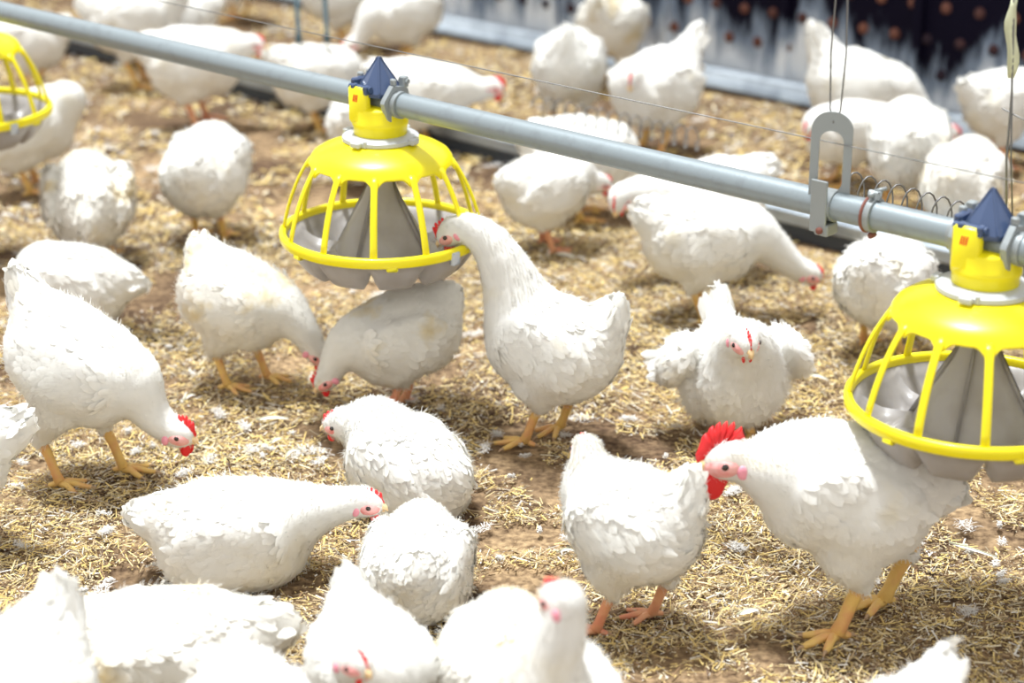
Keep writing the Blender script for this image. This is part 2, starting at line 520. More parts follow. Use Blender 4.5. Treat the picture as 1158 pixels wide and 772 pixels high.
def make_feeder(p, label, spin=0.0):
    root = empty('pan_feeder', (p[0], p[1], ZR), LANG)
    tag(root, label, 'feeder')
    # pan
    V, q = superpan(); w = MB(); w.add(V, q); w.out('pan', ['grey'], root)
    # inner feed cone with its ribs
    w = MB()
    w.lathe([(0.024, 0.172), (0.024, 0.100), (0.027, 0.086), (0.037, 0.062), (0.056, 0.028), (0.079, -0.012), (0.088, -0.032)], 48)
    w.lathe([(0.031, 0.172), (0.031, 0.136), (0.024, 0.126)], 40)
    for k in range(4):
        a = k * math.pi / 2 + 0.25
        c, s_ = math.cos(a), math.sin(a)
        prof = [(0.022, 0.105), (0.029, 0.088), (0.096, -0.030), (0.08, -0.03), (0.025, 0.07)]
        P = []
        for sd in (-0.0022, 0.0022):
            for r, z in prof: P.append((r * c - sd * s_, r * s_ + sd * c, z))
        P = np.array(P); nn = len(prof)
        qd = [(i, (i + 1) % nn, nn + (i + 1) % nn, nn + i) for i in range(nn)]
        w.add(P, qd, [(0, 2, 1), (0, 3, 2), (0, 4, 3), (5, 6, 7), (5, 7, 8), (5, 8, 9)])
    w.out('feed_cone', ['grey'], root)
    # grill: rim ring and dome
    w = MB()
    ring = []
    for a in np.linspace(0, 2 * np.pi, 12, endpoint=False):
        ca, sa = math.cos(a), math.sin(a)
        ring.append((RP + 0.0065 * np.sign(ca) * abs(ca) ** 0.6, 0.0095 * np.sign(sa) * abs(sa) ** 0.6))
    w.lathe(ring, 96, closed=True)
    for k in range(6):
        a = k * math.pi / 3 + 0.35
        R = [[math.cos(a), -math.sin(a), 0], [math.sin(a), math.cos(a), 0], [0, 0, 1]]
        w.box((RP * math.cos(a), RP * math.sin(a), -0.010), (0.012, 0.020, 0.010), R, bev=0.002)
    ro = w.out('rim_ring', ['yellow'], root)
    # dome: shallow cone with an arched lower edge between the struts
    NS = 12
    off = math.radians(spin)
    seg = 240; A = np.linspace(0, 2 * np.pi, seg, endpoint=False)
    tri = np.abs(((A - off) * NS / (2 * np.pi) + 0.5) % 1 - 0.5) * 2      # 0 at a strut, 1 between
    lip = 0.0115 * (1 - np.clip((tri - 0.18) / 0.45, 0, 1)) ** 2
    prof = [(0.062, 0.175), (0.074, 0.172), (0.094, 0.1655), (0.110, 0.1585), (0.122, 0.151), (0.1285, 0.142)]
    rows = []
    for th in (0, 0.003):
        rr = []
        for r, z in prof: rr.append(np.stack([(r - th) * np.cos(A), (r - th) * np.sin(A), np.full(seg, z - th)], -1))
        r_ = 0.1305 + lip * 0.4 - th
        rr.append(np.stack([r_ * np.cos(A), r_ * np.sin(A), 0.135 - lip + 0 * A - th], -1))
        rows.append(rr)
    allr = rows[0] + rows[1][::-1]
    V = np.concatenate(allr); q = []
    nR = len(allr)
    for i in range(nR):
        j = (i + 1) % nR
        for k in range(seg):
            k2 = (k + 1) % seg
            q.append((i * seg + k, i * seg + k2, j * seg + k2, j * seg + k))
    w = MB(); w.add(V, q); d = w.out('dome', ['yellow'], root); edges_sharp(d, 50)
    for k in range(NS):
        a = off + 2 * math.pi * k / NS
        w = MB()
        ts = np.linspace(0, 1, 9)
        P0, P1, P2, P3 = np.array([0.1265, 0.1385]), np.array([0.146, 0.118]), np.array([0.170, 0.064]), np.array([RP, 0.002])
        pts, rad = [], []
        for t in ts:
            p_ = (1 - t) ** 3 * P0 + 3 * t * (1 - t) ** 2 * P1 + 3 * t * t * (1 - t) * P2 + t ** 3 * P3
            pts.append((p_[0] * math.cos(a), p_[0] * math.sin(a), p_[1])); rad.append(0.0060 + 0.0022 * max(0, 1 - t / 0.25) + 0.0008 * t)
        radial = (math.cos(a), math.sin(a), 0)
        w.tube(pts, rad, seg=10, flat=0.5, upv=radial)
        w.out('strut', ['yellow'], root)
    # grey locking collar with lugs
    w = MB()
    w.lathe([(0.048, 0.187), (0.062, 0.186), (0.069, 0.182), (0.0695, 0.176), (0.066, 0.1735), (0.05, 0.1735)], 64)
    for k in range(4):
        a = k * math.pi / 2 + 0.15
        R = [[math.cos(a), -math.sin(a), 0], [math.sin(a), math.cos(a), 0], [0, 0, 1]]
        w.box((0.072 * math.cos(a), 0.072 * math.sin(a), 0.180), (0.014, 0.020, 0.010), R, bev=0.002)
        w.box((0.068 * math.cos(a + .22), 0.068 * math.sin(a + .22), 0.181), (0.006, 0.006, 0.012), R, bev=0.001)
    c = w.out('collar', ['ring'], root); edges_sharp(c)
    w = MB(); w.lathe([(0.05, 0.1745), (0.066, 0.1745), (0.066, 0.170), (0.05, 0.170)], 64, closed=True); w.out('gasket', ['trough_dark'], root)
    # yellow neck: round drum with a raised tongue that faces the camera
    w = MB()
    w.lathe([(0.0, 0.240), (0.040, 0.240), (0.0475, 0.236), (0.049, 0.232), (0.049, 0.212), (0.0505, 0.210), (0.0505, 0.204), (0.0485, 0.200),
             (0.0475, 0.184)], 56)
    nk = w.out('neck', ['yellow'], root); edges_sharp(nk, 40)
    # tongue stands off to the camera side of the pipe (local -y), a little upline
    w = MB()
    w.box((-0.012, -0.0385, 0.243), (0.044, 0.020, 0.066), bev=0.005)
    w.box((-0.012, -0.0300, 0.220), (0.048, 0.030, 0.030), bev=0.006)
    tg = w.out('tongue', ['yellow'], root); edges_sharp(tg, 60)
    # red mark of three slanted bars on the tongue
    w = MB()
    for k in (-1, 0, 1):
        x = -0.012 + k * 0.0042; y = -0.0489
        w.add([(x - 0.0030, y, 0.250), (x - 0.0002, y, 0.250), (x + 0.0022, y, 0.263), (x - 0.0006, y, 0.263),
               (x - 0.0030, y + .001, 0.250), (x - 0.0002, y + .001, 0.250), (x + 0.0022, y + .001, 0.263), (x - 0.0006, y + .001, 0.263)],
              [(0, 1, 2, 3), (4, 7, 6, 5), (0, 4, 5, 1), (1, 5, 6, 2), (2, 6, 7, 3), (3, 7, 4, 0)])
    mk = w.out('brand_mark', ['red'], tg, smooth=False)
    # navy cap: ridged cone with a hinged skirt
    w = MB()
    segc = 24; A = np.linspace(0, 2 * np.pi, segc, endpoint=False)
    oct_ = 1.0 / np.maximum(np.abs(np.cos((A % (np.pi / 4)) - np.pi / 8)), 0.9) * np.cos(np.pi / 8)
    rows = []
    for r, z in ((0.0012, 0.325), (0.0115, 0.310), (0.023, 0.293), (0.0345, 0.276), (0.041, 0.265), (0.041, 0.259), (0.032, 0.255)):
        rows.append(np.stack([r * oct_ * np.cos(A), r * oct_ * np.sin(A), np.full(segc, z)], -1))
    V = np.concatenate(rows + [np.array([[0, 0, 0.326]])])
    q = [(i * segc + k, (i + 1) * segc + k, (i + 1) * segc + (k + 1) % segc, i * segc + (k + 1) % segc) for i in range(6) for k in range(segc)]
    w.add(V, q, [(6 * 0 + 7 * segc, k, (k + 1) % segc) for k in range(segc)])
    for k in range(4):
        a = k * math.pi / 2 + math.pi / 4
        w.tube([(0.002 * math.cos(a), 0.002 * math.sin(a), 0.324), (0.040 * math.cos(a), 0.040 * math.sin(a), 0.2665)], 0.0022, seg=6)
    w.tube([(-0.036, -0.037, 0.273), (0.016, -0.037, 0.273)], 0.0055, seg=10)
    w.box((-0.036, -0.012, 0.272), (0.012, 0.040, 0.028), bev=0.003)
    w.box((-0.022, -0.040, 0.272), (0.010, 0.014, 0.016), bev=0.002); w.box((0.008, -0.040, 0.272), (0.010, 0.014, 0.016), bev=0.002)
    cp = w.out('cap', ['navy'], root); edges_sharp(cp, 25)
    # grey pipe clamps either side of the drum
    for sx in (-1, 1):
        w = MB()
        x = sx * 0.041
        pr = []
        for a in np.linspace(0, 2 * np.pi, 40, endpoint=False):
            ro_ = 0.0335 / max(abs(math.cos((a + 0.2) % (math.pi / 3) - math.pi / 6)), .5) * 0.94
            pr.append((math.cos(a), math.sin(a), ro_))
        V = []
        for rr, dx in ((0.0213, -0.005), ('o', -0.005), ('o', 0.005), (0.0213, 0.005)):
            for c_, s_, ro_ in pr:
                r_ = ro_ if rr == 'o' else rr
                V.append((x + dx, r_ * c_, 0.246 + r_ * s_))
        q = [(i * 40 + k, ((i + 1) % 4) * 40 + k, ((i + 1) % 4) * 40 + (k + 1) % 40, i * 40 + (k + 1) % 40) for i in range(4) for k in range(40)]
        w.add(V, q)
        w.box((x, 0.020, 0.283), (0.014, 0.014, 0.020), bev=0.002); w.box((x, -0.006, 0.286), (0.012, 0.008, 0.012), bev=0.002)
        w.tube([(x - 0.010, 0.020, 0.285), (x + 0.012, 0.020, 0.285)], 0.0045, seg=6)
        w.tube([(x + sx * 0.004, 0, 0.246), (x + sx * 0.016, 0, 0.246)], 0.0242, seg=32)
        cl = w.out('pipe_clamp', ['zinc'], root); edges_sharp(cl, 35)
    # pale latch on the rim
    a = math.radians(spin + 20)
    w = MB(); a = math.radians(-2.0)
    R = [[math.cos(a), -math.sin(a), 0], [math.sin(a), math.cos(a), 0], [0, 0, 1]]
    w.box(((RP + .004) * math.cos(a), (RP + .004) * math.sin(a), -0.008), (0.012, 0.018, 0.024), R, bev=0.002)
    w.out('rim_latch', ['ring'], root)
    return root


make_pipe()
make_feeder(PA, 'yellow pan feeder in the middle of the line with a hen eating from it', spin=10 + 0)
make_feeder(PB, 'yellow pan feeder at the right edge hanging over the rooster', spin=4)
make_feeder(PC, 'yellow pan feeder cut off by the left edge of the photo', spin=20)


def pt_on_pipe(px):
    """distance point on the pipe that shows at this column"""
    best = None
    for t in np.linspace(-0.6, 3.2, 1200):
        p = PC + LD * t + np.array([0, 0, PIPE_Z])
        d = p - np.array([0, 0, CAM_H]); Z = d @ FW
        x = 579 + FPX * d[0] / Z
        if best is None or abs(x - px) < best[0]: best = (abs(x - px), p)
    return best[1]


def make_hanger():
    p = pt_on_pipe(938)
    root = empty('pipe_hanger', tuple(p), LANG)
    tag(root, 'grey steel loop hanger gripping the feed pipe, hung from two wires', 'hanger')
    # long oval plate, in the plane across the view
    w = MB(); n = 48; O_, I_ = [], []
    for k in range(n):
        a = 2 * math.pi * k / n
        cx, sz = math.cos(a), math.sin(a)
        O_.append((0.031 * np.sign(cx) * abs(cx) ** 0.9, 0.095 + (0.034 if sz > 0 else -0.034) * 1.0 + 0.034 * sz if False else 0.064 + (0.050 if sz > 0 else -0.050) + 0.029 * sz))
        I_.append((0.0185 * np.sign(cx) * abs(cx) ** 0.9, 0.067 + (0.029 if sz > 0 else -0.029) + 0.018 * sz))
    V = []
    for y in (-0.002, 0.002):
        for x, z in O_: V.append((x, y, z))
        for x, z in I_: V.append((x, y, z))
    q = []
    for k in range(n):
        k2 = (k + 1) % n
        q += [(k, k2, n + k2, n + k), (2 * n + k, 3 * n + k, 3 * n + k2, 2 * n + k2), (k, 2 * n + k, 2 * n + k2, k2), (n + k, n + k2, 3 * n + k2, 3 * n + k)]
    w.add(V, q)
    pl = w.out('loop_plate', ['zinc'], root, smooth=False); pl.rotation_euler = (0, 0, 0.35); pl.location = (0, -0.004, 0.0)
    w = MB()
    prof = [(0.0228, a) for a in np.linspace(0, 2 * np.pi, 32)]
    w.tube([(-0.011, 0, 0), (0.013, 0, 0)], 0.0245, seg=32)
    w.box((-0.004, -0.024, 0.002), (0.028, 0.004, 0.080), bev=0.001)
    w.box((0.002, -0.010, -0.034), (0.024, 0.030, 0.018), bev=0.002)
    sd = w.out('saddle', ['zinc'], root); edges_sharp(sd)
    w = MB(); w.tube([(0.002, -0.030, -0.034), (0.002, -0.020, -0.034)], 0.0055, seg=8); w.out('bolt', ['rust'], root)
    w = MB()
    for dx in (-1, 1):
        P = [(dx * 0.001, 0, 0.128), (dx * 0.009, 0, 0.145), (dx * 0.013, 0, 0.23), (dx * 0.009, 0, 0.33), (dx * 0.006, 0, 0.6), (dx * 0.004, 0, 1.6)]
        w.tube(P, 0.0013, seg=6)
    w.tube([(0.0, -0.006, 0.128), (0.0, 0.006, 0.128)], 0.003, seg=6)
    w.out('hanging_wire', ['wire'], root)
    # rusty two-part band clamp
    p = pt_on_pipe(988)
    root = empty('band_clamp', tuple(p), LANG)
    tag(root, 'thin bolted band clamp round the feed pipe with a rusty edge', 'clamp')
    w = MB()
    w.lathe([(0.0215, -0.006), (0.0262, -0.006), (0.0262, 0.006), (0.0215, 0.006)], 40, closed=True)
    b = w.out('band', ['zinc'], root); b.rotation_euler = (0, math.pi / 2, 0); edges_sharp(b)
    w = MB(); w.box((0.0, 0.0, 0.030), (0.020, 0.010, 0.014), bev=0.002); w.tube([(0, -.014, .032), (0, .016, .032)], .004, seg=8)
    w.tube([(0, .0, .036), (0.012, .012, .040)], .003, seg=8)
    w.out('ear', ['zinc'], root)
    w = MB(); w.tube([(-0.0065, 0.0262 * math.cos(a), 0.0262 * math.sin(a)) for a in np.linspace(1.7, 4.6, 16)], 0.0028, seg=6)
    w.tube([(0, -0.006, -0.031), (0, 0.006, -0.031)], 0.005, seg=6)
    w.out('rusty_strip', ['rust'], root)


make_hanger()


def make_wires():
    # taut anti-roost wire along the line
    w = MB(); off = PERP * 0.0 + np.array([0, 0, PIPE_Z + 0.095])
    a, b = PC - LD * 1.5 + off, PB + LD * 1.2 + off
    w.tube([a, b], 0.0009, seg=6)
    o = w.out('guide_wire', ['wire'])
    tag(o, 'thin taut steel wire stretched above and along the feed pipe', 'wire')
    # loose coil of spring wire behind the line, two lengths
    for (pxa, pya, pxb, pyb, turns, hz, rad, lab) in (
            (962, 212, 1095, 250, 8, 0.52, 0.028, 'loose spring wire coil behind the pipe, right of the loop hanger'),
            (606, 120, 792, 158, 15, 0.30, 0.026, 'dark spring wire coil stretched behind the pipe over the middle hens')):
        A_, B_ = np.array(at(pxa, pya, hz)), np.array(at(pxb, pyb, hz))
        n = turns * 14; P = []
        ax = (B_ - A_) / np.linalg.norm(B_ - A_); sd = np.cross(ax, [0, 0, 1.0])
        for i in range(n + 1):
            t = i / n; a = 2 * math.pi * turns * t
            P.append(A_ + (B_ - A_) * t + rad * (math.cos(a) * sd * .6 + math.sin(a) * np.array([0, 0, 1.0])))
        w = MB(); w.tube(P, 0.0016, seg=5)
        o = w.out('spring_wire', ['wire']); tag(o, lab, 'wire')
    # upright wire with a pale strip tied to it, at the right
    p = np.array(at(1138, 268, 0.55))
    root = empty('hanging_line', tuple(p))
    root.rotation_euler = (0, -0.06, 0)
    tag(root, 'thin upright wire near the right edge with a pale strip tied on', 'wire')
    w = MB()
    w.tube([(0, 0, 0), (-0.003, 0, 0.12), (0.002, 0, 0.22), (0.0, 0, 0.55), (0, 0, 1.3)], 0.0018, seg=6)
    w.tube([(0.012, 0.01, 0.0), (0.006, 0.01, 0.12), (0.002, 0, 0.25)], 0.0014, seg=6)
    w.tube([(-0.012, 0, 0.20), (0.035, 0.0, 0.172), (0.06, 0, 0.19)], 0.0012, seg=6)
    w.tube([(0.0, 0, 0.0), (0.012, 0, -0.015), (0.03, 0, -0.05), (0.035, 0, -0.10)], 0.0035, seg=6)
    w.tube([(-.008, 0, 0.0), (0.004, 0, 0.008), (0.012, 0, -0.005), (0.004, 0, -0.016), (-.008, 0, 0)], 0.0025, seg=6)
    w.out('line', ['wire'], root)
    w = MB(); n = 12; V = []; q = []
    for i in range(n):
        t = i / (n - 1); wd = 0.0045 + 0.0085 * math.sin(math.pi * min(1, t * 1.15)) * (1 + .25 * math.sin(9 * t)); tw = 0.7 * math.sin(4 * t)
        for sx in (-1, 1):
            for dy in (-0.0015, 0.0015):
                V.append((sx * wd * math.cos(tw) + 0.003 * math.sin(7 * t), sx * wd * math.sin(tw) + dy, 0.245 + 0.115 * t))
    for i in range(n - 1):
        a = i * 4
        q += [(a, a + 2, a + 6, a + 4), (a + 1, a + 5, a + 7, a + 3), (a, a + 4, a + 5, a + 1), (a + 2, a + 3, a + 7, a + 6)]
    q += [(0, 1, 3, 2), ((n - 1) * 4, (n - 1) * 4 + 2, (n - 1) * 4 + 3, (n - 1) * 4 + 1)]
    w.add(V, q); w.out('strip', ['ribbon'], root)


make_wires()


def make_rail():
    """low steel trough on the floor, parallel to the feed line"""
    a, b = np.array(at(60, 53)), np.array(at(960, 287))
    d = (b - a) / np.linalg.norm(b - a); ang = math.atan2(d[1], d[0]); Lr = np.linalg.norm(b - a) + 3.0
    c = (a + b) / 2
    root = empty('floor_trough', (c[0], c[1], 0), ang)
    tag(root, 'long low blue-grey steel trough lying on the floor behind the feed line', 'trough')
    w = MB(); w.box((0, 0.03, 0.050), (Lr, 0.075, 0.028), bev=0.005)
    w.box((0, -0.010, 0.064), (Lr, 0.006, 0.012), bev=0.001)
    t = w.out('top_plate', ['trough'], root); edges_sharp(t)
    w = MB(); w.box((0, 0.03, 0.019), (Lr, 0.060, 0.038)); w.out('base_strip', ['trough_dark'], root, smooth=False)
    # two thin drinker tubes hanging at the top left
    for i, (px, lab) in enumerate(((338, 'left one of two thin dark tubes hanging at the top edge'), (370, 'right one of two thin dark tubes hanging at the top edge'))):
        p = at(px, 48, 0.25)
        w = MB(); w.tube([(0, 0, 0), (0, 0, 0.02), (0, 0, 0.021), (-0.03, 0, 1.2)], [0.010, 0.010, 0.0065, 0.0065], seg=14)
        o = w.out('drinker_tube', ['tube']); o.location = p; tag(o, lab, 'tube')


make_rail()
make_straw(); make_down()


def quill(name, px, py, L_, W_, ang, curve, label, group=None, z=0.010):
    """single moulted feather lying on the litter: shaft plus vane"""
    x, y, _ = at(px, py)
    n = 14; V = []; q = []; sh = []
    for i in range(n):
        t = i / (n - 1)
        cx = L_ * (t - 0.5); cy = curve * L_ * (4 * (t - 0.5) ** 2 - 1); cz = 0.004 + 0.006 * math.sin(math.pi * t)
        wd = W_ * (0.10 + 0.9 * math.sin(math.pi * min(1, max(0, (t - 0.12) / 0.88)) ** 0.7) ** 0.8) if t > 0.12 else W_ * 0.08
        tx, ty = 1, curve * 8 * (t - 0.5); l = math.hypot(tx, ty); nx, ny = -ty / l, tx / l
        V += [(cx - nx * wd * 0.6, cy - ny * wd * 0.6, cz - 0.0015), (cx, cy, cz + 0.0012), (cx + nx * wd * 0.4, cy + ny * wd * 0.4, cz - 0.001)]
        sh.append((cx, cy, cz + 0.0015))
        if i:
            a = (i - 1) * 3; q += [(a, a + 1, a + 4, a + 3), (a + 1, a + 2, a + 5, a + 4)]
    root = empty(name, (x, y, float(litter_height(np.array([x]), np.array([y]))[0]) + 0.002), math.radians(ang))
    tag(root, label, 'feather', group)
    w = MB(); w.add(V, q); w.out('vane', ['plume'], root)
    w = MB(); w.tube(sh, np.linspace(0.0012, 0.0004, n), seg=5); w.out('shaft', ['ribbon'], root)


for f in ((1100, 628, 0.085, 0.0055, -38, 0.10, 'long curved white feather on the straw right of the rooster'),
          (332, 520, 0.050, 0.006, 62, -0.16, 'curved white feather on the straw left of the red-combed sitting hen'),
          (308, 478, 0.060, 0.010, 6, 0.05, 'broad pale feather lying left of the red-combed sitting hen'),
          (214, 452, 0.035, 0.006, 55, 0.03, 'small straight feather beyond the pecking hen at left'),
          (312, 503, 0.032, 0.008, 50, 0.02, 'short blunt feather between two curved feathers at left'),
          (640, 292, 0.050, 0.012, -30, 0.05, 'pale feather on the dark litter behind the feeding hen'),
          (722, 668, 0.0, 0, 0, 0, None),
          (845, 700, 0.038, 0.014, 25, 0.05, 'fluffy grey-white feather in front of the rooster feet'),
          (640, 632, 0.030, 0.007, 12, 0.04, 'small white feather left of the hen with her back turned'),
          (925, 430, 0.045, 0.006, -35, 0.04, 'thin white feather between the ruffled hen and the right feeder')):
    if f[6]: quill('feather', *f)

# ------------------------------------------------------------------ hens
def unit(v):
    v = np.asarray(v, float); return v / (np.linalg.norm(v) + 1e-9)


class Prim:
    __slots__ = ('kind', 'a', 'b', 'ra', 'rb', 'F', 'r', 'k', 'reg', 'flow')

    def __init__(s, kind, k, reg, flow, **kw):
        s.kind, s.k, s.reg, s.flow = kind, k, reg, unit(flow)
        for n, v in kw.items(): setattr(s, n, v)

    def d(s, P):
        if s.kind == 'e':
            q = (P - s.a.astype(np.float32)) @ s.F.T.astype(np.float32)
            k0 = np.sqrt(((q / s.r) ** 2).sum(-1)); k1 = np.sqrt(((q / (s.r ** 2)) ** 2).sum(-1)) + 1e-6
            return k0 * (k0 - 1.0) / k1
        ab = (s.b - s.a).astype(np.float32); pa = P - s.a.astype(np.float32)
        t = np.clip((pa @ ab) / (ab @ ab + 1e-9), 0, 1)
        return np.linalg.norm(pa - t[..., None] * ab, axis=-1) - (s.ra + (s.rb - s.ra) * t)

    def box(s):
        if s.kind == 'e':
            e = np.sqrt(((s.F * s.r[:, None]) ** 2).sum(0)); return s.a - e, s.a + e
        m = max(s.ra, s.rb); return np.minimum(s.a, s.b) - m, np.maximum(s.a, s.b) + m


def field(prims, P, floor):
    D = None; sh = []
    for p in prims:
        d = p.d(P).astype(np.float32); sh.append(d)
        if D is None: D = d.copy()
        else:
            h = np.maximum(p.k - np.abs(D - d), 0) / p.k
            D = np.minimum(D, d) - h * h * p.k * 0.25
    if floor is not None: D = np.maximum(D, floor - P[..., 2])
    return D, sh


def surface_net(prims, h, floor):
    lo = np.min([p.box()[0] for p in prims], 0) - 3 * h; hi = np.max([p.box()[1] for p in prims], 0) + 3 * h
    ax = [np.arange(lo[i], hi[i], h, dtype=np.float32) for i in range(3)]
    G = np.stack(np.meshgrid(*ax, indexing='ij'), -1)
    D, _ = field(prims, G, floor)
    S = D < 0
    nx, ny, nz = S.shape
    cell = np.full((nx, ny, nz), -1, np.int32)
    c = S[:-1, :-1, :-1].astype(np.int8)
    tot = sum(S[i:nx - 1 + i, j:ny - 1 + j, k:nz - 1 + k].astype(np.int8) for i in (0, 1) for j in (0, 1) for k in (0, 1))
    act = (tot > 0) & (tot < 8)
    idx = np.argwhere(act); cell[:-1, :-1, :-1][act] = np.arange(len(idx))
    V = np.stack([ax[i][idx[:, i]] + h / 2 for i in range(3)], -1)
    Q = []
    for a in range(3):
        o1, o2 = [(1, 2), (2, 0), (0, 1)][a]
        sl0 = [slice(1, -1)] * 3; sl1 = [slice(1, -1)] * 3
        sl0[a] = slice(0, -1); sl1[a] = slice(1, None)
        A, B = S[tuple(sl0)], S[tuple(sl1)]
        for flip, m in ((False, A & ~B), (True, ~A & B)):
            e = np.argwhere(m)
            off = np.array([1, 1, 1]); off[a] = 0; e = e + off
            def cc(d1, d2):
                f = e.copy(); f[:, o1] -= d1; f[:, o2] -= d2; return cell[f[:, 0], f[:, 1], f[:, 2]]
            q = np.stack([cc(1, 1), cc(0, 1), cc(0, 0), cc(1, 0)], -1)
            Q.append(q[:, ::-1] if flip else q)
    Q = np.concatenate(Q); Q = Q[(Q >= 0).all(1)]

    def grad(P):
        e = 0.002; g = np.zeros_like(P)
        for i in range(3):
            o = np.zeros(3, np.float32); o[i] = e
            g[:, i] = field(prims, P + o, floor)[0] - field(prims, P - o, floor)[0]
        return g / (np.linalg.norm(g, axis=1)[:, None] + 1e-9)
    for _ in range(3):
        d = field(prims, V, floor)[0]; V = V - grad(V) * np.clip(d, -h, h)[:, None]
    return V.astype(np.float32), Q, grad


def bez(P0, P1, P2, P3, t):
    t = np.asarray(t)[:, None]
    return (1 - t) ** 3 * P0 + 3 * t * (1 - t) ** 2 * P1 + 3 * t * t * (1 - t) * P2 + t ** 3 * P3


REG = {'body': 0, 'neck': 1, 'wingL': 2, 'wingR': 3, 'tail': 4, 'thigh': 5, 'fluff': 6, 'head': 7}
#            length width lift  (metres)
FSPEC = {0: (.025, .015, .08), 1: (.014, .008, .07), 2: (.034, .018, .06), 3: (.034, .018, .06), 4: (.036, .016, .09),
         5: (.018, .012, .08), 6: (.027, .016, .14), 7: (.008, .006, .03)}


def orient(V, F, N):
    """wind each face to agree with the vertex normals"""
    if not len(F): return F
    n = np.cross(V[F[:, 2]] - V[F[:, 0]], V[F[:, -1]] - V[F[:, 1]])
    if F.shape[1] == 3: n = np.cross(V[F[:, 1]] - V[F[:, 0]], V[F[:, 2]] - V[F[:, 0]])
    bad = (n * N[F].mean(1)).sum(1) < 0
    F = F.copy(); F[bad] = F[bad][:, ::-1]
    return F


def feather_cards(P, Nn, Dn, L_, W_, lift, rs, ragged):
    n = len(P)
    S = np.cross(Dn, Nn); S /= np.linalg.norm(S, axis=1)[:, None] + 1e-9
    a = rs.randn(n) * (0.16 + 0.28 * ragged)
    D2 = Dn * np.cos(a)[:, None] + S * np.sin(a)[:, None]; S2 = np.cross(D2, Nn)
    lf = lift * (0.5 + rs.rand(n)) + ragged * 0.35 * rs.rand(n) ** 2
    D3 = D2 * np.cos(lf)[:, None] + Nn * np.sin(lf)[:, None]
    N3 = np.cross(S2, D3); N3 *= np.sign((N3 * Nn).sum(1))[:, None]
    roll = rs.randn(n) * 0.14
    S3 = S2 * np.cos(roll)[:, None] + N3 * np.sin(roll)[:, None]
    L_ = L_ * (0.75 + 0.5 * rs.rand(n)); W_ = W_ * (0.8 + 0.4 * rs.rand(n))
    b = P - Nn * 0.002 - D3 * (L_ * 0.25)[:, None]
    l, w = L_[:, None], W_[:, None]
    arch = Nn * (l * 0.05)
    tips = (rs.rand(n)[:, None] - 0.5) * 0.3
    pts = [b - S3 * w * .22, b + S3 * w * .22,
           b + D3 * l * .50 + S3 * w * .50 + arch * .6, b + D3 * l * .50 - S3 * w * .50 + arch * .6,
           b + D3 * l * .84 + S3 * w * .36, b + D3 * l * .84 - S3 * w * .36,
           b + D3 * l * (1.0) + S3 * w * tips - arch * .8, b + D3 * l * .5 + arch * 1.5, b + D3 * l * .84 + arch * .8]
    V = np.stack(pts, 1).reshape(-1, 3)
    base = (np.arange(n) * 9)[:, None]
    q = np.concatenate([base + np.array([1, 2, 7, 0]), base + np.array([2, 4, 8, 7]), base + np.array([7, 8, 5, 3])])
    t = np.concatenate([base + np.array([0, 7, 3]), base + np.array([4, 6, 8]), base + np.array([8, 6, 5])])
    side = np.array([-1, 1, 1, -1, 1, -1, 0, 0, 0.0])
    NN = (Nn[:, None, :] * 0.70 + N3[:, None, :] * 0.30 + S3[:, None, :] * side[None, :, None] * 0.10).reshape(-1, 3)
    return V, q, t, NN


def down_strands(P, Nn, Dn, L_, rs, spread):
    n = len(P)
    R = rs.randn(n, 3)
    d = Dn * 0.75 + Nn * (0.25 + spread * rs.rand(n))[:, None] + R * 0.30
    d /= np.linalg.norm(d, axis=1)[:, None]
    s = np.cross(d, Nn); s /= np.linalg.norm(s, axis=1)[:, None]
    L_ = (L_ * (0.5 + 0.8 * rs.rand(n)))[:, None]; w = 0.00055
    V = np.stack([P - s * w, P + s * w, P + d * L_ * .6 + s * w * .8 , P + d * L_ - Nn * L_ * 0.12, P + d * L_ * .6 - s * w * .8], 1).reshape(-1, 3)
    b = (np.arange(n) * 5)[:, None]
    return V, b + np.array([0, 1, 2, 4]), b + np.array([2, 3, 4]), np.repeat(Nn, 5, 0)


def card_part(nm, V, N, faces, s, pm, root):
    build(nm, V * s, [(orient(V, np.asarray(f), N), 0) for f in faces], [pm], root, normals=N)


SEED = [100]
HDEF = dict(s=1.0, pitch=0.0, hc=0.205, head=(0.19, 0.0, 0.33), hdir=(0, -12), n1=None, n2=None, tail=(40, 1.0),
            sit=False, wing=0.0, comb=1.0, feet=((0.012, 0.052), (-0.012, -0.052)), fat=1.0, neck_r=1.0,
            lift_wing=0.0, long=1.0, tail_side=0.0)


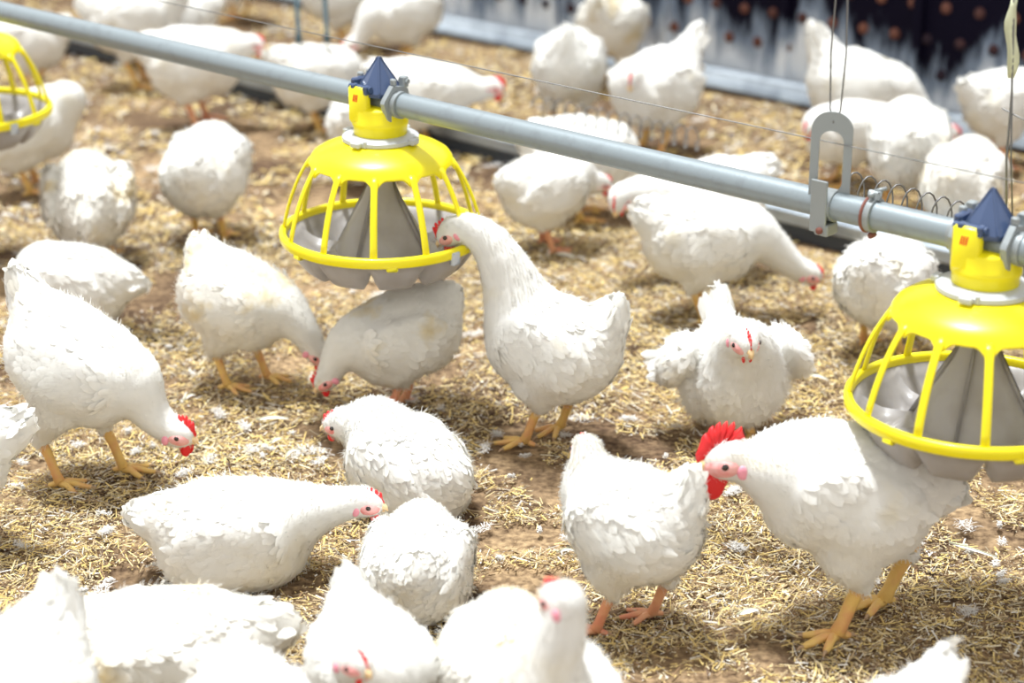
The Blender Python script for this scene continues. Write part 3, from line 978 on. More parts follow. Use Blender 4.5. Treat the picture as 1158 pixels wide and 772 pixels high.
def hen_shape(**kw):
    """the trunk, neck, head, tail, wings and thighs as smoothly joined solids in the bird's own frame (metres, x forward)"""
    g = dict(HDEF); g.update({k: v for k, v in kw.items() if k in HDEF})
    (s, pitch, hc, head, hdir, n1, n2, tail, sit, wing, comb, feet, fat, neck_r, lift_wing, long, tail_side) = [g[k] for k in HDEF]
    if sit: hc = min(hc, 0.094)
    th = math.radians(pitch)
    bx = np.array([math.cos(th), 0, -math.sin(th)]); bz = np.array([math.sin(th), 0, math.cos(th)]); by = np.array([0, 1.0, 0])
    FB = np.array([bx, by, bz]); C0 = np.array([0, 0, hc])
    B = lambda x, y, z: C0 + bx * x * long + by * y + bz * z
    back = -bx
    A_ = np.array
    P = []
    E = lambda c, r, k, reg, flow, F=FB: P.append(Prim('e', k, REG[reg], flow, a=A_(c, float), F=A_(F), r=A_(r, dtype=np.float32)))
    K = lambda a, b, ra, rb, k, reg, flow: P.append(Prim('c', k, REG[reg], flow, a=A_(a, float), b=A_(b, float), ra=ra, rb=rb))
    E(B(0, 0, 0), (.118 * long, .088 * fat, .091), .03, 'body', back - bz * .25)
    E(B(.056, 0, -.016), (.070, .081 * fat, .082), .05, 'body', back - bz * .5)
    E(B(-.070, 0, .010), (.074, .074 * fat, .074), .05, 'fluff', back - bz * .1)
    E(B(-.058, 0, -.042), (.066, .077 * fat, .060), .05, 'fluff', back - bz * .5)
    E(B(-.01, 0, .040), (.098 * long, .060 * fat, .062), .05, 'body', back)
    # tail
    ta = math.radians(tail[0]); td = -bx * math.cos(ta) + bz * math.sin(ta) + by * tail_side; td = unit(td)
    tl = 0.078 * tail[1]
    tb = B(-.098, 0, .036)
    tn = unit(np.cross(by, td)); tn = tn if tn @ bz > 0 else -tn
    K(tb - td * .02, tb + td * tl * .4, .052, .034, .05, 'tail', td)
    E(tb + td * tl * .62, (tl * .66, .019, .042), .03, 'tail', td, F=np.array([td, unit(np.cross(tn, td)), tn]))
    # wings
    for sd, rg in ((1, 'wingL'), (-1, 'wingR')):
        wa = math.radians(6 + 24 * lift_wing)
        wx = bx * math.cos(wa) - bz * math.sin(wa) if False else bx * math.cos(wa) + bz * math.sin(wa)
        wz = np.cross(wx, by)
        F = np.array([wx, by, wz])
        cy = (.080 * fat + .050 * wing)
        c = B(-.012, sd * cy, .012 + .035 * wing)
        if wing > 0.3:
            rl = math.radians(45 * wing) * sd
            y2 = by * math.cos(rl) + wz * math.sin(rl) * 1.0; z2 = np.cross(wx, y2)
            F = np.array([wx, y2, z2])
            E(c, (.085, .034, .060), .02, rg, -wx - bz * .15 + by * sd * .35, F=F)
        else:
            E(c, (.094 * long, .022, .055), .022, rg, -wx - bz * .12, F=F)
            E(c + wx * .055 + by * -sd * .004, (.050, .024, .050), .03, rg, -wx - bz * .3, F=F)
    # neck and head
    Hd = A_(head, float)
    ya, pi_ = math.radians(hdir[0]), math.radians(hdir[1])
    hf = A_([math.cos(pi_) * math.cos(ya), math.cos(pi_) * math.sin(ya), math.sin(pi_)])
    hs = unit(np.cross([0, 0, 1.0], hf)); hu = np.cross(hf, hs)
    P0 = B(.076, 0, .026)
    d01 = np.linalg.norm(Hd - P0)
    P1 = P0 + (A_(n1, float) if n1 else unit(bx + A_([0, 0, .55])) * d01 * .38)
    P2 = Hd + (A_(n2, float) if n2 else (-hf * .55 - hu * .8) * d01 * .30)
    ts = np.linspace(0, 1, 9); NP_ = bez(P0, P1, P2, Hd, ts)
    rad = np.interp(ts, [0, .3, .6, .85, 1], [.066, .052, .037, .028, .0255]) * neck_r
    for i in range(8):
        K(NP_[i], NP_[i + 1], rad[i], rad[i + 1], .03 if i < 2 else .012, 'neck' if i < 7 else 'head', NP_[i] - NP_[i + 1] - A_([0, 0, .004]))
    FH = np.array([hf, hs, hu])
    HS = 1.10 + 0.18 * (comb > 2)
    E(Hd + hf * .006, np.array([.031, .0235, .026]) * HS, .010, 'head', -hf, F=FH)
    E(Hd + hf * .022 - hu * .002, np.array([.020, .016, .0175]) * HS, .010, 'head', -hf, F=FH)
    # legs
    legs = []
    if not sit:
        for (fx, fy), sd in zip(feet, (1, -1)):
            foot = A_([fx + 0.012, fy, 0.010])
            hip = B(-.02, sd * .050 * fat, -.030)
            hock = A_([fx - .028, fy * 0.96, .104])
            K(hip, hip * .45 + hock * .55 + A_([.018, 0, 0]), .056, .036, .04, 'thigh', A_([-.2, 0, -1.0]))
            K(hip * .45 + hock * .55 + A_([.018, 0, 0]), hock + A_([0.002, 0, -.004]), .036, .0165, .03, 'thigh', A_([-.3, 0, -1.0]))
            legs.append((hock, foot, sd))
    else:
        for sd in (1, -1):
            E(B(.005, sd * .052, -.045), (.070, .040, .040), .04, 'thigh', A_([-.7, 0, -.6]))
        E(A_([-.01, 0, .045]), (.115 * long, .085 * fat, .050), .05, 'fluff', A_([-1, 0, -.3]), F=np.eye(3))
    return dict(locals())


def hen(name, label, x, y, yaw, ragged=0.25, det=1, dirty=False, pink=False, toe=(0, 0), group='white hens in the barn',
        cat='chicken', face=True, **kw):
    SEED[0] += 1
    rs = np.random.RandomState(SEED[0])
    gz = -0.004
    root = empty(name, (x, y, gz), math.radians(yaw))
    tag(root, label, cat, group)
    S_ = hen_shape(**kw)
    (P, V_, bx, by, bz, FB, B, tb, td, tn, tl, Hd, hf, hs, hu, FH, HS, legs, sit, wing, comb, fat, long, lift_wing, s) = [S_.get(k) for k in
        'P V_ bx by bz FB B tb td tn tl Hd hf hs hu FH HS legs sit wing comb fat long lift_wing s'.split()]
    A_ = np.array
    h = {2: .0075, 1: .0085, 0: .0105}[det]
    V, Q, grad = surface_net(P, h, 0.004)
    NV = grad(V)
    lump = (vnoise(V[:, 0] + V[:, 2] * .7 + SEED[0], V[:, 1] - V[:, 2] * .7, 26, 3) - .5) * .009 + (vnoise(V[:, 0] - V[:, 2] * .6, V[:, 1] + V[:, 2] * .8 + SEED[0], 60, 4) - .5) * .004
    lump *= np.clip(np.linalg.norm(V - Hd, axis=1) / .10 - .4, 0, 1) * (.5 + 1.2 * ragged)
    V = (V + NV * lump[:, None]).astype(np.float32)
    # ---- feathers
    a, b, c, d = (V[Q[:, i]] for i in range(4))
    fn = np.cross(c - a, d - b); ar = np.linalg.norm(fn, axis=1) * .5
    cen = (a + b + c + d) / 4
    _, shs = field(P, cen, 0.004)
    shs = np.stack(shs, 1); reg = np.array([p.reg for p in P])[np.argmin(shs, 1)]
    spec = np.array([FSPEC[r] for r in range(8)])
    dens = {2: 3.6, 1: 2.8, 0: 1.7}[det]
    grow = {2: 1.0, 1: 1.08, 0: 1.3}[det]
    LW = spec[reg, 0] * spec[reg, 1] * grow ** 2
    expect = ar / LW * dens
    cnt = np.floor(expect + rs.rand(len(expect))).astype(int)
    fi = np.repeat(np.arange(len(Q)), cnt)
    u, v = rs.rand(len(fi), 1), rs.rand(len(fi), 1)
    FPt = (a[fi] * (1 - u) * (1 - v) + b[fi] * u * (1 - v) + c[fi] * u * v + d[fi] * (1 - u) * v).astype(np.float32)

    def flow_at(Pt):
        g = grad(Pt)
        _, sh = field(P, Pt, None); sh = np.stack(sh, 1)
        wt = np.exp(-(sh - sh.min(1, keepdims=True)) / 0.012)
        fl = wt @ np.array([p.flow for p in P])
        fl = fl - g * (fl * g).sum(1)[:, None]; fl /= np.linalg.norm(fl, axis=1)[:, None] + 1e-6
        return g, fl
    G_, FL = flow_at(FPt)
    rg = reg[fi]
    # no feathers on the bare face, nor under the belly floor
    hloc = (FPt - Hd) @ FH.T
    bare = (((hloc - np.array([.0095, 0, -.0025])) / (np.array([.031, .037, .0178]) * HS)) ** 2).sum(1) < 1
    ok = ~bare & (FPt[:, 2] > .008)
    FPt, G_, FL, rg = FPt[ok], G_[ok], FL[ok], rg[ok]
    sp = spec[rg]
    pat = vnoise(FPt[:, 0] + FPt[:, 1] * .5, FPt[:, 2] + FPt[:, 1], 16, SEED[0])
    ragv = ragged * (0.3 + 1.4 * pat) * np.where(np.isin(rg, (1, 7)), .35, 1.0)
    fv, fq, ft, fN = feather_cards(FPt, G_, FL, sp[:, 0] * grow, sp[:, 1] * grow, sp[:, 2], rs, ragv)
    ns = int({2: 9000, 1: 6000, 0: 1200}[det] * (0.7 + ragged))
    pick = rs.randint(0, len(FPt), ns)
    dv, dq, dt, dN = down_strands(FPt[pick], G_[pick], FL[pick], np.where(np.isin(rg[pick], (1, 7)), .008, .017) * (1 + .4 * ragged), rs, .3 + .5 * ragged)

    def subset(mask, extra=None, nm='wing', cardV=fv):
        ii = np.nonzero(mask)[0]
        n = len(ii)
        vv = fv.reshape(-1, 9, 3)[ii].reshape(-1, 3); nn = fN.reshape(-1, 9, 3)[ii].reshape(-1, 3)
        base = (np.arange(n) * 9)[:, None]
        q = np.concatenate([base + np.array([1, 2, 7, 0]), base + np.array([2, 4, 8, 7]), base + np.array([7, 8, 5, 3])])
        t = np.concatenate([base + np.array([0, 7, 3]), base + np.array([4, 6, 8]), base + np.array([8, 6, 5])])
        return vv, q, t, nn

    def long_feathers(bases, dirs, ups, Ls, Ws):
        """broad quill feathers with a rounded end and a shaft ridge"""
        VV, QQ, TT, NN = [], [], [], []; k = 0
        for b_, d_, u_, L_, W_ in zip(bases, dirs, ups, Ls, Ws):
            d_ = unit(d_); s_ = unit(np.cross(d_, u_)); u2 = np.cross(s_, d_)
            m = 7
            for i in range(m):
                t = i / (m - 1); w_ = W_ * (.35 + .65 * math.sin(min(1, t * 1.5) * math.pi / 2)) * (1 if t < .8 else math.sqrt(max(.06, 1 - ((t - .8) / .2) ** 2)))
                cc = b_ + d_ * L_ * t - u2 * L_ * .10 * t * t
                jag = (rs.rand() - .5) * .08 * W_
                VV += [cc - s_ * (w_ * .5 + jag) - u2 * .0012, cc + u2 * .0014, cc + s_ * (w_ * .5 - jag) - u2 * .0012]; NN += [u2 - s_ * .3, u2, u2 + s_ * .3]
                if i:
                    o = k + (i - 1) * 3; QQ += [(o, o + 1, o + 4, o + 3), (o + 1, o + 2, o + 5, o + 4)]
            k += m * 3
        return np.array(VV), np.array(QQ), np.array(NN)

    pm = 'plume_dirty' if dirty else 'plume'
    # body: skin surface, feathers, down, legs as one mesh
    bm = ~np.isin(rg, (2, 3, 4))
    vv, q, t, nn = subset(bm)
    mb_V = [V, vv, dv]; mb_N = [NV, nn, dN]
    o1, o2 = len(V), len(V) + len(vv)
    FQ = [(Q, 0), (q + o1, 0), (t + o1, 0), (dq + o2, 0), (dt + o2, 0)]
    off = o2 + len(dv)
    if legs:
        w = MB()
        thick = 1.0 + 0.16 * (comb > 2)
        for li, (hock, foot, sd) in enumerate(legs):
            ank = foot + A_([-.004, 0, .006])
            w.tube([hock + A_([.004, 0, .014]), hock, hock * .6 + ank * .4 + A_([.002, 0, 0]), hock * .2 + ank * .8, ank],
                   np.array([.0135, .0130, .0100, .0095, .0115]) * thick, seg=10)
            tyaw = math.radians(toe[li])
            for ang, Lt in ((0, .062), (36, .050), (-36, .050), (180 - 12 * sd, .026)):
                a_ = math.radians(ang) + tyaw; dd = A_([math.cos(a_), math.sin(a_), 0])
                q_ = [foot + A_([0, 0, .001]), foot + dd * Lt * .35 + A_([0, 0, .0035]), foot + dd * Lt * .7 + A_([0, 0, -.001]), foot + dd * Lt + A_([0, 0, -.003])]
                w.tube(q_, np.array([.0088, .0066, .0062, .0044]) * thick, seg=8)
                tip = q_[-1]
                w.tube([tip, tip + dd * .006 + A_([0, 0, .0005]), tip + dd * .013 + A_([0, 0, -.004])], np.array([.0034, .0024, .0006]) * thick, seg=6, mi=1)
        LV = np.concatenate(w.V); mb_V.append(LV)
        # vertex normals for the leg tubes
        nl = np.zeros_like(LV)
        for key, dct in (('q', w.Q), ('t', w.T)):
            for mi, arrs in dct.items():
                f = np.concatenate(arrs); FQ.append((f + off, 1 + mi))
                n_ = np.cross(LV[f[:, 2]] - LV[f[:, 0]], (LV[f[:, 3]] - LV[f[:, 1]]) if f.shape[1] == 4 else (LV[f[:, 2]] - LV[f[:, 1]]))
                for cc in range(f.shape[1]): np.add.at(nl, f[:, cc], n_)
        nl /= np.linalg.norm(nl, axis=1)[:, None] + 1e-12
        mb_N.append(nl)
    VB, NB = np.concatenate(mb_V), np.concatenate(mb_N)
    FQ = [(orient(VB, np.asarray(f), NB), mi) for f, mi in FQ]
    build('body', VB * s, FQ, [pm, 'leg_pink' if pink else 'leg', 'claw'], root, normals=NB)
    # wings: coverts plus folded flight feathers
    for sd, r_ in ((1, 2), (-1, 3)):
        vv, q, t, nn = subset(rg == r_)
        wa = math.radians(6 + 24 * lift_wing)
        wx = bx * math.cos(wa) + bz * math.sin(wa); wz = np.cross(wx, by)
        bs, ds, us, Ls, Ws = [], [], [], [], []
        cy = (.080 * fat + .050 * wing)
        nf = 9
        for k in range(nf):
            t_ = k / (nf - 1)
            out = .026 - .010 * t_
            bs.append(B(-.012, sd * cy, .012 + .035 * wing) + wx * (.020 - .045 * t_) * long + wz * (-.046 + .055 * t_) + by * sd * (out - .004))
            ds.append(-wx + wz * (.05 + .16 * (1 - t_)) + by * -sd * (.20 if wing < .3 else -.45) + rs.randn(3) * .03 * (1 + 2 * ragged))
            us.append(by * sd + wz * .35); Ls.append(.082 + .022 * t_ + .006 * rs.rand()); Ws.append(.019)
        LVv, LQ, LN = long_feathers(bs, ds, us, Ls, Ws)
        n0 = len(vv)
        if n0: card_part('wing', np.concatenate([vv, LVv]), np.concatenate([nn, LN]), [q, t, LQ + n0], s, pm, root)
    # tail: coverts plus a fan of broad feathers
    vv, q, t, nn = subset(rg == 4)
    bs, ds, us, Ls, Ws = [], [], [], [], []
    ts_ = unit(np.cross(tn, td))
    for k in range(12):
        f = (k - 5.5) / 5.5
        fan = f * .32
        bs.append(tb + td * tl * .25 + ts_ * f * .018 + tn * (.020 - .016 * abs(f)))
        ds.append(td + ts_ * fan * .7 + tn * (.06 - .12 * abs(f)) + rs.randn(3) * .05 * (1 + 2 * ragged))
        us.append(tn + ts_ * f * .9); Ls.append(tl * (1.08 - .22 * abs(f)) + .004 * rs.randn()); Ws.append(.022)
    LVv, LQ, LN = long_feathers(bs, ds, us, Ls, Ws)
    n0 = len(vv)
    card_part('tail', np.concatenate([vv, LVv]), np.concatenate([nn, LN]), [q, t, LQ + n0], s, pm, root)
    # ---- head furniture
    if not face: return root
    hk = s * HS
    HP = lambda x, y, z: (Hd + (hf * x + hs * y + hu * z) * HS) * s
    FHm = FH
    w = MB()
    w.ellipsoid(HP(.0095, 0, -.0025), FHm, np.array([.0295, .0268, .0178]) * hk, nu=24, nv=16)
    w.out('face', ['face'], root)
    for sd in (1, -1):
        w = MB(); w.ellipsoid(HP(-.0045, sd * .0252, -.009), FHm, np.array([.0070, .0042, .0095]) * hk); w.out('earlobe', ['lobe'], root)
        w = MB(); w.ellipsoid(HP(.0165, sd * .0254, .002), FHm, np.array([.0046, .0028, .0042]) * hk, nu=12, nv=8)
        w.out('eye', ['eye'], root)
    w = MB()
    pts = [HP(.030, 0, -.0010), HP(.038, 0, -.0005), HP(.0445, 0, -.0030), HP(.0495, 0, -.0085)]
    w.tube(pts, np.array([.0095, .0078, .0050, .0008]) * hk, seg=10, upv=hu, flat=.9)
    w.tube([HP(.030, 0, -.0080), HP(.038, 0, -.0090), HP(.0440, 0, -.0105)], np.array([.0070, .0052, .0010]) * hk, seg=8, upv=hu, flat=.55)
    w.out('beak', ['beak'], root)
    # comb: single serrated blade
    big = comb
    npts = 6 if big > 1.6 else 5
    Hc = .0075 + .0085 * big; Lc = .036 + .010 * (big > 2) ; x1 = .036 + .002 * big
    top = []
    for i in range(npts):
        t0 = i / npts; env = (.55 + .45 * math.sin(math.pi * (t0 + .5 / npts)))
        top.append((x1 - (t0 + .02) * (Lc + .006), (.014 if i else .006) + Hc * .38))
        zt = .014 + Hc * (1.0 * env) + .003 * rs.rand()
        top.append((x1 - (t0 + .40 / npts) * (Lc + .006) - .0012 * big, zt - .0010 - .0008 * big))
        top.append((x1 - (t0 + .62 / npts) * (Lc + .006) - .0022 * big, zt))
        top.append((x1 - (t0 + .86 / npts) * (Lc + .006) - .0018 * big, zt - .0012 - .0014 * big))
    top.append((x1 - Lc - .008 - .0015 * big, .016 + Hc * .25))
    base = [(x1 - Lc, .012), (x1 - Lc * .6, .016), (x1 - Lc * .25, .010), (x1 + .0015, .0005)]
    outl = [(x1 + .003, .006 + .002 * big)] + top + base
    cpt = (x1 - Lc * .48, .015)
    n = len(outl)
    VV = []
    for lay, th_ in ((0, 1), (1, -1)):
        VV += [HP(x, th_ * .0009, z) for x, z in outl]
    for th_ in (1, -1):
        VV += [HP(cpt[0] + (x - cpt[0]) * .55, th_ * (.0030 + .0004 * big), cpt[1] + (z - cpt[1]) * .55) for x, z in outl]
    VV += [HP(cpt[0], .0042, cpt[1]), HP(cpt[0], -.0042, cpt[1])]
    q = []; tr = []
    for i in range(n):
        j = (i + 1) % n
        q += [(i, j, n + j, n + i), (i, 2 * n + i, 2 * n + j, j), (n + i, n + j, 3 * n + j, 3 * n + i)]
        tr += [(2 * n + i, 4 * n, 2 * n + j), (3 * n + i, 3 * n + j, 4 * n + 1)]
    w = MB(); w.add(VV, q, tr); co = w.out('comb', ['comb'], root)
    # wattles
    ws = .55 + .30 * min(comb, 3.4)
    for sd in (1, -1):
        w = MB()
        dwn = unit(-A_([0, 0, 1.0]) * .75 - hu * .5); fx_ = unit(hf - dwn * (hf @ dwn)); sy = np.cross(dwn, fx_)
        c_ = A_(HP(.027, sd * .0065, -.013)) + dwn * .0085 * ws * hk
        w.ellipsoid(c_, np.array([fx_, sy, dwn]), np.array([.0095, .0034, .0135]) * ws * hk, nu=14, nv=10)
        w.ellipsoid(c_ - fx_ * .004 * ws * hk - dwn * .004 * ws * hk, np.array([fx_, sy, dwn]), np.array([.0085, .0030, .009]) * ws * hk, nu=12, nv=8)
        w.out('wattle', ['comb'], root)
    return root


# the flock, near birds first
hen('rooster', 'large white rooster with a tall red comb, standing under the right yellow feeder', 0.489, 2.719, 184,
    pitch=-15, hc=0.239, head=(0.177, 0.0, 0.299), hdir=(6, -6), n1=(0.07, 0, -0.005), n2=(-0.06, 0, -0.025), tail=(-2, 0.9), comb=3.4, det=2, ragged=0.05, feet=((0.0, 0.05), (-0.1, -0.055)), toe=(25, 15), group=None, long=0.98, s=0.945)
hen('hen', 'white standing hen with its back turned, on two legs left of the rooster', 0.174, 2.708, 148,
    pitch=-6, hc=0.232, head=(0.1, -0.01, 0.348), hdir=(-40, -5), tail=(72, 1.15), long=0.85, det=2, ragged=0.35, feet=((0.03, 0.055), (-0.03, -0.06)), toe=(30, 40), pink=True, comb=0.6, fat=1.05, s=0.782)
hen('hen', 'white hen lying in side view, tail left and raised head right, lower left', -0.433, 2.884, 3,
    sit=True, hc=0.09, pitch=-3, head=(0.239, 0.0, 0.151), hdir=(-8, -10), n1=(0.06, 0, 0.01), n2=(-0.06, 0, -0.005), tail=(12, 1.0), det=2, ragged=0.12, comb=0.9, long=1.05, s=0.82)
hen('hen', 'round white hen crouching with its back to the camera, no head in view', -0.146, 2.792, 82,
    sit=True, pitch=-3, hc=0.094, head=(0.15, 0.03, 0.13), hdir=(20, -20), tail=(25, 0.55), det=2, ragged=0.35, fat=1.14, s=0.717)
hen('hen', 'white sitting hen with a small red comb and ruffled back, facing left', -0.178, 3.133, 140,
    sit=True, long=0.95, pitch=-14, head=(0.149, 0.035, 0.163), hdir=(32, -14), n1=(0.03, 0, 0.05), tail=(2, 0.6), det=2, ragged=0.45, comb=0.9, fat=1.05, neck_r=1.1, hc=0.205, s=0.806)
hen('hen', 'big white hen pecking at the left, bright red comb close to the straw', -0.74, 3.236, -14,
    pitch=31, hc=0.255, head=(0.192, 0.0, 0.129), hdir=(-4, -12), n1=(0.05, 0, -0.01), n2=(-0.07, 0, 0.03), tail=(30, 1.15), det=2, ragged=0.12, comb=1.9, feet=((0.045, 0.05), (-0.05, -0.045)), toe=(10, 5), long=1.05, s=0.869)
hen('hen', 'white hen cut off by the left edge, only its ragged tail showing', -0.942, 2.974, 180,
    hc=0.184, pitch=-4, tail=(30, 1.1), det=1, ragged=0.4, s=0.88, head=(0.19, 0, 0.33))
hen('hen', 'ruffled white hen pecking with legs apart, left of the middle feeder', -0.524, 3.676, -22,
    pitch=22, hc=0.226, head=(0.2, 0.0, 0.123), hdir=(0, -45), n1=(0.045, 0, -0.005), n2=(-0.02, 0, 0.05), tail=(48, 0.8), det=1, ragged=0.55, comb=0.8, feet=((0.03, 0.05), (-0.03, -0.04)), toe=(5, 0), dirty=True, fat=1.03, s=0.799)
hen('hen', 'cream-white hen pecking in the shade straight under the middle feeder', -0.21, 3.544, 196,
    pitch=14, hc=0.199, head=(0.174, 0.0, 0.115), hdir=(0, -42), n1=(0.05, 0, -0.02), n2=(-0.02, 0, 0.05), tail=(20, 0.7), det=1, ragged=0.3, comb=1.0, dirty=True, pink=True, feet=((0.03, 0.04), (-0.03, -0.05)), s=0.78)
hen('hen', 'tall white hen stretching its neck into the middle yellow feeder', 0.066, 3.411, 163,
    pitch=-20, hc=0.222, head=(0.2, 0.012, 0.455), hdir=(8, -38), n1=(0.015, 0, 0.06), n2=(-0.085, 0, 0.035), tail=(86, 1.2), det=2, ragged=0.18, comb=1.3, feet=((0.03, 0.045), (-0.02, -0.05)), toe=(15, 60), long=0.95, neck_r=1.08, s=0.861)
hen('hen', 'white hen facing the camera with ruffled wings and a fanned upright tail', 0.406, 3.435, -82,
    pitch=-18, hc=0.139, head=(0.15, -0.026, 0.275), hdir=(8, -18), n1=(0.02, 0, 0.05), n2=(-0.03, 0, -0.02), tail=(80, 1.45), det=2, ragged=0.5, wing=0.75, sit=False, comb=0.8, feet=((0.02, 0.03), (0.01, -0.03)), neck_r=1.05, s=0.877)
hen('hen', 'white hen walking right with its head low, in front of the floor trough', 0.403, 4.059, 6,
    pitch=6, hc=0.211, head=(0.265, 0.0, 0.112), hdir=(-15, -25), n1=(0.06, 0, 0.01), n2=(-0.05, 0, 0.01), tail=(20, 0.9), det=1, ragged=0.4, comb=0.9, long=1.05, s=0.841)
hen('hen', 'white hen bending its head towards the camera, behind the hen walking right', 0.434, 4.347, 192,
    pitch=10, hc=0.194, head=(0.238, 0.03, 0.232), hdir=(50, -55), tail=(14, 1.0), det=1, ragged=0.3, comb=0.8, s=0.871)
hen('hen', 'white hen under the band clamp, showing only its ruffled rear', 0.75, 3.86, 60,
    pitch=6, hc=0.2, head=(0.17, 0, 0.12), hdir=(0, -30), tail=(20, 0.7), det=1, ragged=0.45, fat=1.12, s=0.789)
hen('hen', 'white hen looking right from under the pipe, left of the bending hen', 0.08, 4.517, 28,
    pitch=-4, hc=0.203, head=(0.176, -0.02, 0.202), hdir=(-20, -22), tail=(20, 0.7), det=1, ragged=0.25, comb=0.9, pink=True, fat=1.1, s=0.741)
hen('hen', 'white hen standing alone with its back turned, left of the middle feeder', -0.717, 4.591, 78,
    pitch=-12, hc=0.207, head=(0.12, 0, 0.18), hdir=(0, -40), n1=(0.03, 0, 0.01), n2=(-0.02, 0, 0.02), tail=(50, 0.5), det=1, ragged=0.3, fat=1.05, feet=((0.0, 0.04), (0.0, -0.04)), s=0.853)
hen('hen', 'ruffled white hen with its head tucked away, below the left feeder', -0.966, 4.446, 100,
    pitch=-22, hc=0.174, head=(0.11, 0.05, 0.19), hdir=(60, -30), n1=(0.03, 0, 0.02), n2=(-0.02, 0, 0.02), tail=(-12, 0.8), det=1, ragged=0.6, fat=1.08, wing=0.25, dirty=True, s=0.822)
hen('hen', 'white hen resting behind the big pecking hen at the left', -0.91, 3.972, 172,
    pitch=-9, hc=0.138, head=(0.13, 0, 0.14), hdir=(0, -30), n1=(0.03, 0, 0.0), n2=(-0.02, 0, 0.02), tail=(2, 1.0), det=1, ragged=0.2, fat=1.05, feet=((0.0, 0.03), (0.0, -0.03)), s=0.783)
hen('hen', 'white hen with a red comb feeding from the feeder at the left edge', -1.228, 4.99, 15,
    pitch=-14, hc=0.188, head=(0.067, -0.03, 0.251), hdir=(160, -35), n1=(0.08, 0, 0.04), n2=(0.075, 0, 0.035), tail=(10, 0.9), det=1, ragged=0.2, comb=1.9, s=0.879)
hen('hen', 'white hen at the far left edge, just above the left feeder', -1.45, 6.021, 175,
    head=(0.18, 0, 0.26), tail=(20, 0.9), det=0, ragged=0.25, hc=0.214, s=0.763)
hen('hen', 'white hen with one orange leg in view, under the pipe at top left', -1.144, 6.102, 10,
    head=(0.18, 0, 0.36), hdir=(20, 0), tail=(25, 0.8), det=0, ragged=0.2, hc=0.221, s=0.95)
hen('hen', 'heavy white hen crossing under the pipe at top left, two orange legs showing', -0.889, 5.627, 4,
    pitch=-2, hc=0.205, head=(0.17, 0, 0.26), tail=(25, 0.9), det=0, ragged=0.2, long=1.05, pink=True, s=0.91)
hen('hen', 'white hen at the top edge with its red head cut by the frame', -1.04, 6.422, 175,
    head=(0.092, 0.0, 0.309), tail=(20, 0.9), det=0, ragged=0.2, comb=1.2, hc=0.221, s=0.7)
hen('hen', 'pale hen behind the pipe between the heavy hen and the middle feeder', -0.551, 5.586, 20,
    pitch=4, hc=0.194, head=(0.19, 0, 0.17), hdir=(0, -30), tail=(30, 0.9), det=0, ragged=0.25, s=0.808)
hen('hen', 'white hen standing close behind the cap of the middle feeder', -0.38, 5.088, 70,
    pitch=-6, hc=0.2, head=(0.13, 0.02, 0.22), hdir=(10, -10), tail=(30, 0.8), det=0, ragged=0.25, comb=0.9, s=0.791)
hen('hen', 'white hen with a bright red head facing right, above the middle feeder', -0.242, 5.366, 4,
    pitch=6, hc=0.197, head=(0.224, -0.01, 0.217), hdir=(-12, -18), n1=(0.06, 0, 0), tail=(15, 0.9), det=0, ragged=0.2, comb=1.8, long=1.08, s=0.832)
hen('hen', 'white hen behind the two dark tubes at the top', -0.553, 6.622, 20,
    pitch=10, hc=0.205, head=(0.19, 0, 0.19), hdir=(0, -30), tail=(40, 0.9), det=0, ragged=0.2, s=0.92)
hen('hen', 'white hen at the top edge right of the dark tubes, tail towards the wall', -0.343, 6.382, 205,
    pitch=16, hc=0.205, head=(0.22, 0, 0.1), hdir=(0, -40), tail=(25, 1.1), det=0, ragged=0.2, long=1.1, s=0.822)
hen('hen', 'white hen at the top edge left of the two dark tubes', -0.955, 7.06, 160,
    pitch=4, head=(0.17, 0, 0.25), tail=(20, 0.9), det=0, ragged=0.2, hc=0.221, s=0.72)
hen('hen', 'white hen behind the pipe with its back to the camera and pointed tail', 0.159, 5.532, 82,
    pitch=6, hc=0.23, head=(0.17, 0, 0.14), hdir=(0, -40), tail=(75, 0.9), det=0, ragged=0.3, s=0.901)
hen('hen', 'white hen seen from behind at the top, close to the dark wall', 0.307, 6.128, 62,
    pitch=8, hc=0.216, head=(0.19, 0, 0.15), hdir=(0, -40), tail=(30, 0.9), det=0, ragged=0.25, fat=1.05, dirty=True, s=0.881)
hen('hen', 'white hen facing the camera with tail raised to the right, before the dark wall', 0.384, 5.343, 218,
    pitch=6, hc=0.195, head=(0.111, 0.03, 0.252), hdir=(35, -35), tail=(48, 1.35), det=0, ragged=0.3, comb=1.1, s=0.934)
hen('hen', 'white hen whose back shows just over the pipe below the spring wire', 0.163, 4.754, 10,
    pitch=4, hc=0.178, head=(0.17, 0, 0.1), hdir=(0, -35), tail=(10, 0.7), det=0, ragged=0.3, s=0.895)
hen('hen', 'large white hen with a high pointed tail in front of the knobbed wall', 0.933, 5.324, -8,
    pitch=14, hc=0.212, head=(0.263, 0.0, 0.081), hdir=(-10, -25), n1=(0.06, 0, -0.01), tail=(52, 1.35), det=0, ragged=0.2, comb=1.2, long=1.1, s=0.89)
hen('hen', 'white hen with a pale red face looking left behind the loop hanger', 0.849, 5.041, 196,
    hc=0.191, head=(0.133, 0.02, 0.229), hdir=(30, -30), tail=(15, 0.8), det=0, ragged=0.25, comb=1.4, s=0.741)
hen('hen', 'white hen seen from behind just right of the loop hanger', 0.965, 4.777, 84,
    pitch=-8, hc=0.211, head=(0.12, 0, 0.24), hdir=(0, -20), tail=(50, 0.6), det=0, ragged=0.3, s=0.894)
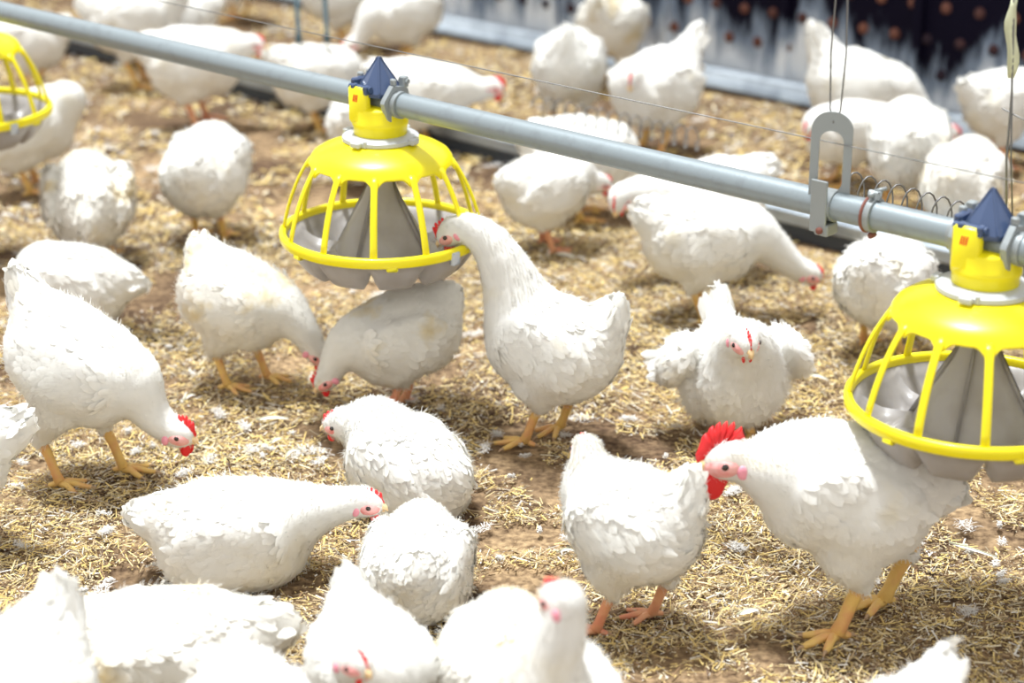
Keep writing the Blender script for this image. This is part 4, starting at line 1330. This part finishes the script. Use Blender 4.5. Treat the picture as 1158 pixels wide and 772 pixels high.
hen('hen', 'white hen seen from behind left of the hanging strip, above the right feeder', 1.04, 4.499, 64,
    pitch=-8, hc=0.204, head=(0.13, 0, 0.24), hdir=(0, -15), tail=(40, 0.7), det=0, ragged=0.35, dirty=True, s=0.846)
hen('hen', 'white hen with red face at the right edge behind the hanging strip', 1.293, 5.202, 20,
    pitch=-5, hc=0.228, head=(0.021, -0.05, 0.204), hdir=(-50, -30), tail=(40, 0.9), det=0, ragged=0.25, comb=1.3, pink=True, s=0.793)
hen('hen', 'white hen in the bottom left corner with a pointed tail', -0.629, 2.119, 232,
    pitch=4, hc=0.232, head=(0.18, 0, 0.2), tail=(62, 1.05), det=1, ragged=0.3, s=0.92)
hen('hen', 'white hen at the bottom with a level back, second from the left corner', -0.49, 2.456, 186,
    pitch=-2, sit=True, hc=0.1, head=(0.19, 0, 0.13), tail=(14, 1.0), det=1, ragged=0.25, long=1.08, dirty=True, s=0.95)
hen('hen', 'white hen below the level-backed one, cut by the bottom edge', -0.321, 2.135, -78,
    pitch=-14, hc=0.232, head=(0.16, 0, 0.2), tail=(20, 0.8), det=1, ragged=0.3, s=0.793)
hen('hen', 'white hen at the bottom facing the camera, pink face blurred, tail raised behind', -0.187, 2.351, -70,
    pitch=2, hc=0.199, head=(0.13, -0.071, 0.297), hdir=(28, -12), n1=(0.04, 0, 0.02), tail=(62, 1.05), det=1, ragged=0.25, comb=1.0, s=0.723)
hen('hen', 'white hen with yellow-stained rear at the bottom centre', -0.022, 2.381, 70,
    pitch=-8, hc=0.194, head=(0.1, 0.02, 0.2), hdir=(0, -20), tail=(30, 0.5), det=1, ragged=0.25, dirty=True, s=0.7)
hen('hen', 'white hen with upright neck and red comb tip at the bottom, head turned away', 0.047, 2.201, -104,
    pitch=-22, hc=0.194, head=(0.07, 0.038, 0.422), hdir=(-118, -5), n1=(0.01, 0, 0.06), n2=(0, 0, -0.05), tail=(15, 0.9), det=1, ragged=0.3, comb=0.9, s=0.84)
hen('hen', 'white hen below the right-hand corner with only its tail tip in view', 0.451, 2.063, 235,
    hc=0.205, head=(0.18, 0, 0.2), tail=(50, 1.0), det=1, ragged=0.3, s=0.85)
